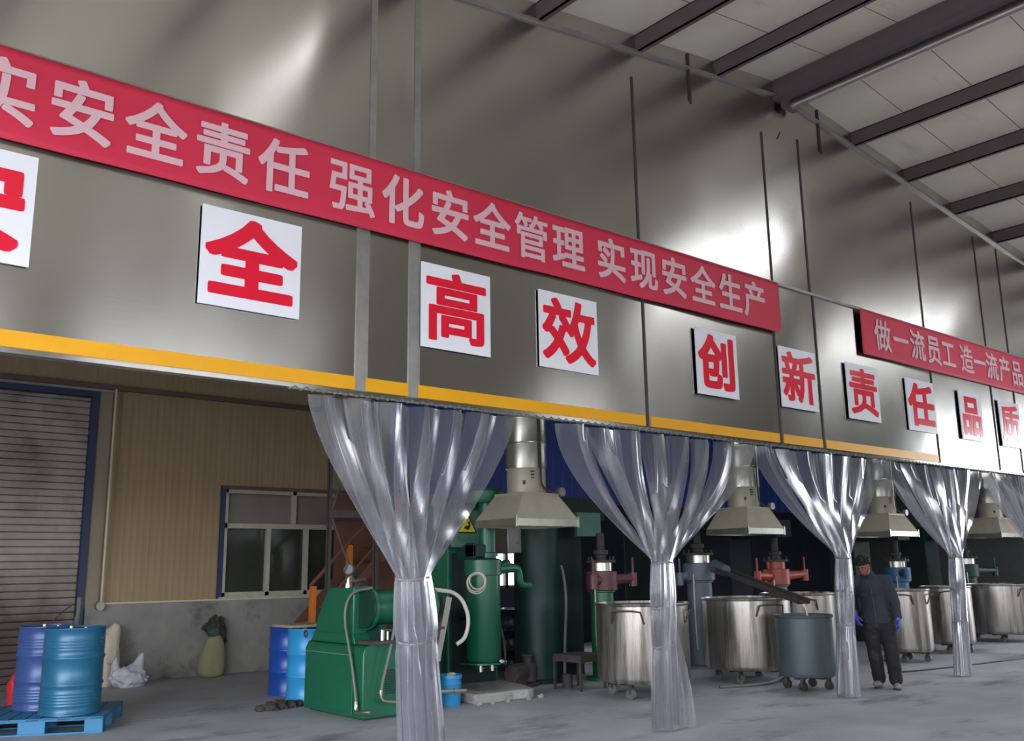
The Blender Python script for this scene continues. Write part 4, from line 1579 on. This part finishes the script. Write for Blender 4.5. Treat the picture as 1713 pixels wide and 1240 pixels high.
for k, (x, y, r_, h_, lab) in enumerate(((9.12, 9.72, .07, .16, 'small grimy can under the iron stool'), (9.56, 9.30, .065, .18, 'small grimy can right of the iron stool beside the big tank'))):
    t = thing('grimy_can', lab, 'can', (x, y, 0), 0, 'grimy cans by the stool')
    b = MB()
    b.lathe([(0, 0), (r_, 0), (r_, h_), (r_ + .006, h_), (r_ + .006, h_ + .012), (r_ - .006, h_ + .01), (r_ - .01, .03), (0, .03)], n=20)
    b.build('can', M['grime'], t)

t = thing('floor_pipe', 'loose pale pipe lying on the floor under the second big steel tank', 'pipe', (10.75, 8.05, 0))
b = MB()
b.tube([(-.35, .12, .022), (.25, -.1, .022), (.62, -.12, .05), (.95, -.06, .14)], .02, n=8, smooth=1)
b.build('pipe', M['hose'], t)
b = MB()
b.cyl((.90, -.07, .13), (1.02, -.04, .16), .035, n=10)
b.build('coupling', M['white_bag'], t)

t = thing('floor_cable', 'dark cable lying across the floor past the worker', 'cable', (14.6, 6.9, 0))
b = MB()
b.tube([(-1.2, .55, .012), (-.4, .35, .012), (.7, .2, .012), (2.2, .05, .012), (4.5, -.1, .012)], .012, n=6, smooth=2)
b.build('cable', M['black'], t)

# ------------------------------------------------------------------ lattice column and orange stair by the window
t = thing('lattice_column', 'grey angle iron lattice column in front of the window beside the first curtain', 'column', (7.52, 13.0, 0))
for dx, dy in ((-.24, 0), (.60, 0), (.20, .8), (1.12, .8)):
    b = MB()
    b.box(dx - .03, dx + .03, dy, dy + .006, 0, 7.6)
    b.box(dx - .03, dx - .024, dy, dy + .06, 0, 7.6)
    b.build('corner_angle', M['truss'], t, sharp=0)
for z in (2.45, 5.0):
    b = MB()
    b.box(-.28, .66, -.05, .03, z - .06, z + .06)
    b.box(.16, 1.16, .76, .84, z - .06, z + .06)
    b.tube([(-.24, 0, z), (.20, .8, z)], .04, n=4)
    b.tube([(.60, 0, z), (1.12, .8, z)], .04, n=4)
    b.build('rung', M['truss'], t, sharp=0)
for (xa, za, xb, zb_) in ((-.22, 2.40, .58, .55), (-.22, 2.5, .58, 4.9), (.58, 2.5, -.22, 4.9)):
    b = MB()
    b.tube([(xa, -.02, za), (xb, -.02, zb_)], .02, n=4)
    b.build('diagonal', M['truss'], t, sharp=0)

t = thing('staircase', 'orange steel staircase behind the lattice column', 'stairs', (8.6, 14.2, 0), 0)
b = MB()
L0, L1 = Vector((-1.15, 0, .75)), Vector((1.35, 0, 3.0))
for dy in (-.35, .45):
    b = MB()
    b.prism([(-1.35, .42), (-1.15, .42), (1.30, 2.9), (1.10, 2.9)], 'y', dy - .012, dy + .012)
    b.build('stringer', M['brown_red'], t, sharp=0)
for k in range(10):
    b = MB()
    x = -1.15 + k * .24
    b.box(x - .02, x + .22, -.34, .44, .52 + k * .243, .545 + k * .243)
    b.build('tread', M['brown_red'], t, sharp=0)
for x, z0, z1 in ((-1.15, 0, 1.35), (-.50, 0, 2.0), (.45, 0, 2.9)):
    b = MB()
    b.box(x - .045, x + .045, -.44, -.36, z0, z1)
    b.build('newel_post', M['orange'], t, sharp=0, bevel=.004)
b = MB()
b.tube([(-1.2, -.40, 1.36), (-.5, -.40, 2.05), (1.2, -.40, 3.7)], .03, n=8)
b.build('handrail', M['brown_red'], t)
b = MB()
b.tube([(-1.0, -.40, 1.0), (-.5, -.40, 1.5), (1.2, -.40, 3.2)], .02, n=8)
b.build('mid_rail', M['brown_red'], t)
b = MB()
b.box(-.3, 1.3, .45, .48, 0, 2.9)
b.build('back_panel', M['brown_red'], t, sharp=0)

# ------------------------------------------------------------------ worker
def worker():
    t = thing('person', 'person in navy work jacket and blue gloves beside a tied curtain, looking down', 'person', (11.83, 6.59, 0), R(-60.6))
    # local: +x to the worker's left hand, -y towards the photographer
    HIP = Vector((-.06, .02, .90))
    NECK = Vector((-.13, .0, 1.42))
    HEAD = Vector((-.175, -.055, 1.555))
    shL, shR = Vector((.085, .01, 1.36)), Vector((-.325, -.01, 1.35))
    elL, elR = Vector((.165, .06, 1.09)), Vector((-.385, .05, 1.09))
    wrL, wrR = Vector((.19, -.05, .87)), Vector((-.33, -.13, .93))
    hpL, hpR = Vector((.03, .02, .88)), Vector((-.16, .02, .88))
    knL, knR = Vector((.075, -.06, .49)), Vector((-.13, .03, .49))
    anL, anR = Vector((.10, .04, .09)), Vector((-.10, .14, .10))
    # body skin
    b = MB()
    limb(b, [HIP, Vector((-.08, .02, 1.12)), Vector((-.115, .01, 1.30)), NECK], [.145, .135, .15, .075])
    limb(b, [NECK + Vector((0, 0, -.06)), HEAD + Vector((.02, .03, -.06))], [.062, .056])
    limb(b, [shR, shL], [.07, .07])
    for s_, e_, w_ in ((shL, elL, wrL), (shR, elR, wrR)):
        limb(b, [s_, e_, w_], [.058, .045, .032])
    for h_, k_, a_ in ((hpL, knL, anL), (hpR, knR, anR)):
        limb(b, [h_, k_, a_], [.09, .06, .042])
    rotH = Matrix.Rotation(R(-16), 3, 'X') @ Matrix.Identity(3)
    turn = Matrix.Rotation(R(-26), 3, 'Z') @ Matrix.Rotation(R(20), 3, 'X')
    hp = lambda v: HEAD + turn @ Vector(v)
    b.sphere(HEAD, .10, (.78, .95, 1.12), n=28, m=18, mtx=turn)
    b.sphere(hp((0, -.035, -.07)), .062, (.85, .9, .8), n=20, m=12, mtx=turn)     # jaw
    b.cyl(hp((0, -.088, .012)), hp((0, -.116, -.028)), .010, .016, n=10)         # nose
    b.sphere(hp((0, -.11, -.028)), .0165, n=12, m=8)
    b.cyl(hp((-.02, -.094, -.066)), hp((.02, -.094, -.066)), .011, n=8)           # lips
    b.cyl(hp((-.04, -.088, .03)), hp((.04, -.088, .03)), .012, n=8)               # brow
    for sx_ in (-1, 1):
        b.sphere(hp((sx_ * .08, .005, -.01)), .03, (.35, .7, 1.1), n=12, m=8, mtx=turn)
    remesh(b, .011, 'body', M['skin'], t, 4)
    for sx_ in (-1, 1):
        e = MB()
        e.sphere(hp((sx_ * .03, -.088, .005)), .010, n=12, m=8)
        e.build('eye', M['ink'], t)
    # knitted cap down to the brows
    c = MB()
    c.sphere(hp((0, .008, .035)), .108, (.86, .98, 1.0), n=28, m=18, mtx=turn)
    c.v = [v for v in c.v]
    keep = MB()
    idx = {}
    inv = turn.transposed()
    for f_ in c.f:
        pl = [inv @ (Vector(c.v[i]) - HEAD) for i in f_]
        if min(p.z - .55 * (p.y + .09) * -1 * 0 for p in pl) > (.018 if sum(p.y for p in pl) < 0 else -.045):
            keep.add([c.v[i] for i in f_], [tuple(range(len(f_)))])
    bm = bmesh.new()
    ko = keep.build('knitted_cap', M['hair'], t, sharp=0, solid=.008)
    bm.from_mesh(ko.data)
    bmesh.ops.remove_doubles(bm, verts=bm.verts, dist=.0005)
    bm.to_mesh(ko.data)
    bm.free()
    for p in ko.data.polygons:
        p.use_smooth = True
    # jacket
    b = MB()
    limb(b, [HIP + Vector((-.01, 0, .02)), Vector((-.08, .02, 1.06)), Vector((-.115, .005, 1.28))], [.175, .165, .175], n=20)
    limb(b, [Vector((-.075, .02, .78)), HIP], [.185, .18], n=24)
    limb(b, [shR + Vector((.03, 0, -.005)), shL + Vector((-.03, 0, -.005))], [.088, .088])
    limb(b, [Vector((-.12, .01, 1.36)), NECK + Vector((.005, .012, .015))], [.12, .078])
    for s_, e_, w_ in ((shL, elL, wrL), (shR, elR, wrR)):
        limb(b, [s_, e_, e_.lerp(w_, .85)], [.083, .072, .056])
    o = remesh(b, .012, 'jacket', M['jacket'], t, 5)
    for v in o.data.vertices:
        p = v.co
        if p.z < .83:
            p.z = .83 + (p.z - .83) * .03
        if p.z < 1.30:
            v.co += Vector((p.x + .08, p.y, 0)).normalized() * .010 * noise.noise((p.x * 9, p.y * 9, p.z * 22))
    g = MB()
    g.tube([(-.115, -.165, 1.32), (-.10, -.178, 1.2), (-.085, -.17, 1.02), (-.075, -.168, .84)], .006, n=6)
    g.build('zip', M['grime'], o)
    g = MB()
    for a0, a1 in ((-.16, -.05), (.02, .13)):
        pass
    g.torus(NECK + Vector((.0, .0, .005)), .075, .02, axis=(0.05, -.35, 1), n=28)
    g.build('collar', M['jacket'], o)
    g = MB()
    g.sphere((-.125, -.115, 1.37), .05, (.7, .5, 1.3), n=14, m=10)
    g.build('jersey', M['shirt'], t)
    # trousers
    b = MB()
    limb(b, [hpR + Vector((0, 0, .02)), hpL + Vector((0, 0, .02))], [.125, .125], n=18)
    b.sphere(HIP + Vector((0, 0, -.02)), .165, n=22, m=14)
    for h_, k_, a_ in ((hpL, knL, anL), (hpR, knR, anR)):
        limb(b, [h_, h_.lerp(k_, .5), k_, k_.lerp(a_, .55), a_ + Vector((0, 0, .02))], [.118, .105, .092, .086, .082], n=18)
    o = remesh(b, .012, 'trousers', M['trousers'], t, 4)
    for v in o.data.vertices:
        p = v.co
        k = .012 * noise.noise((p.x * 8, p.y * 8, p.z * 16))
        v.co += Vector((math.copysign(1, p.x + .03), -1, 0)) * k * .7
    # shoes
    for a_, yaw in ((anL, .10), (anR, -.35)):
        b = MB()
        m4 = Matrix.Rotation(yaw, 3, 'Z')
        b.sphere(a_ + m4 @ Vector((0, -.075, -.045)), .055, (.85, 1.9, .75), n=20, m=12, mtx=m4)
        b.sphere(a_ + m4 @ Vector((0, .02, -.02)), .052, (.9, 1.0, 1.2), n=18, m=12, mtx=m4)
        o = remesh(b, .009, 'shoe', M['shoe'], t, 2)
        zmin = min(v.co.z for v in o.data.vertices)
        for v in o.data.vertices:
            v.co.z = max(v.co.z - .0, .012)
        s = MB()
        s.sphere(Vector((a_.x, a_.y, .008)) + m4 @ Vector((0, -.062, 0)), .058, (.86, 2.05, .16), n=20, m=8, mtx=m4)
        s.v = [(v[0], v[1], max(0, v[2])) for v in s.v]
        s.build('sole', M['grime'], o)
    # gloves with five separate fingers, lightly curled
    for w_, dirv, side, thumb in ((wrL, Vector((.02, -.18, -1)), Vector((.25, -.95, .15)), 1), (wrR, Vector((.28, -.15, -1)), Vector((.5, -.85, .1)), 1)):
        d_ = dirv.normalized()
        s_ = (side - d_ * side.dot(d_)).normalized()
        n_v = d_.cross(s_).normalized()
        if n_v.x * (1 if w_ is wrL else -1) > 0:
            n_v = -n_v                                    # palm looks towards the thigh
        b = MB()
        limb(b, [w_ - d_ * .03, w_ + d_ * .03], [.043, .036])
        for k in range(4):
            base = w_ + d_ * .045 + s_ * (.030 - .020 * k)
            limb(b, [w_ + d_ * .015 + s_ * (.018 - .012 * k), base + d_ * .045], [.021, .014])
            ln = (.072, .080, .074, .058)[k]
            p0 = base + d_ * .045
            p1 = p0 + (d_ * .92 + n_v * .25).normalized() * ln * .45
            p2 = p1 + (d_ * .72 + n_v * .65).normalized() * ln * .32
            p3 = p2 + (d_ * .40 + n_v * .9).normalized() * ln * .26
            limb(b, [p0, p1, p2, p3], [.0115, .0105, .0095, .008], n=10)
        q0 = w_ + d_ * .03 + s_ * .030
        limb(b, [q0, q0 + (d_ * .5 + s_ * .8 + n_v * .2).normalized() * .035, q0 + (d_ * .7 + s_ * .65 + n_v * .35).normalized() * .062, q0 + (d_ * .85 + s_ * .45 + n_v * .45).normalized() * .085], [.016, .0135, .012, .0095], n=10)
        remesh(b, .0055, 'glove', M['glove'], t, 2)
    return t


worker()
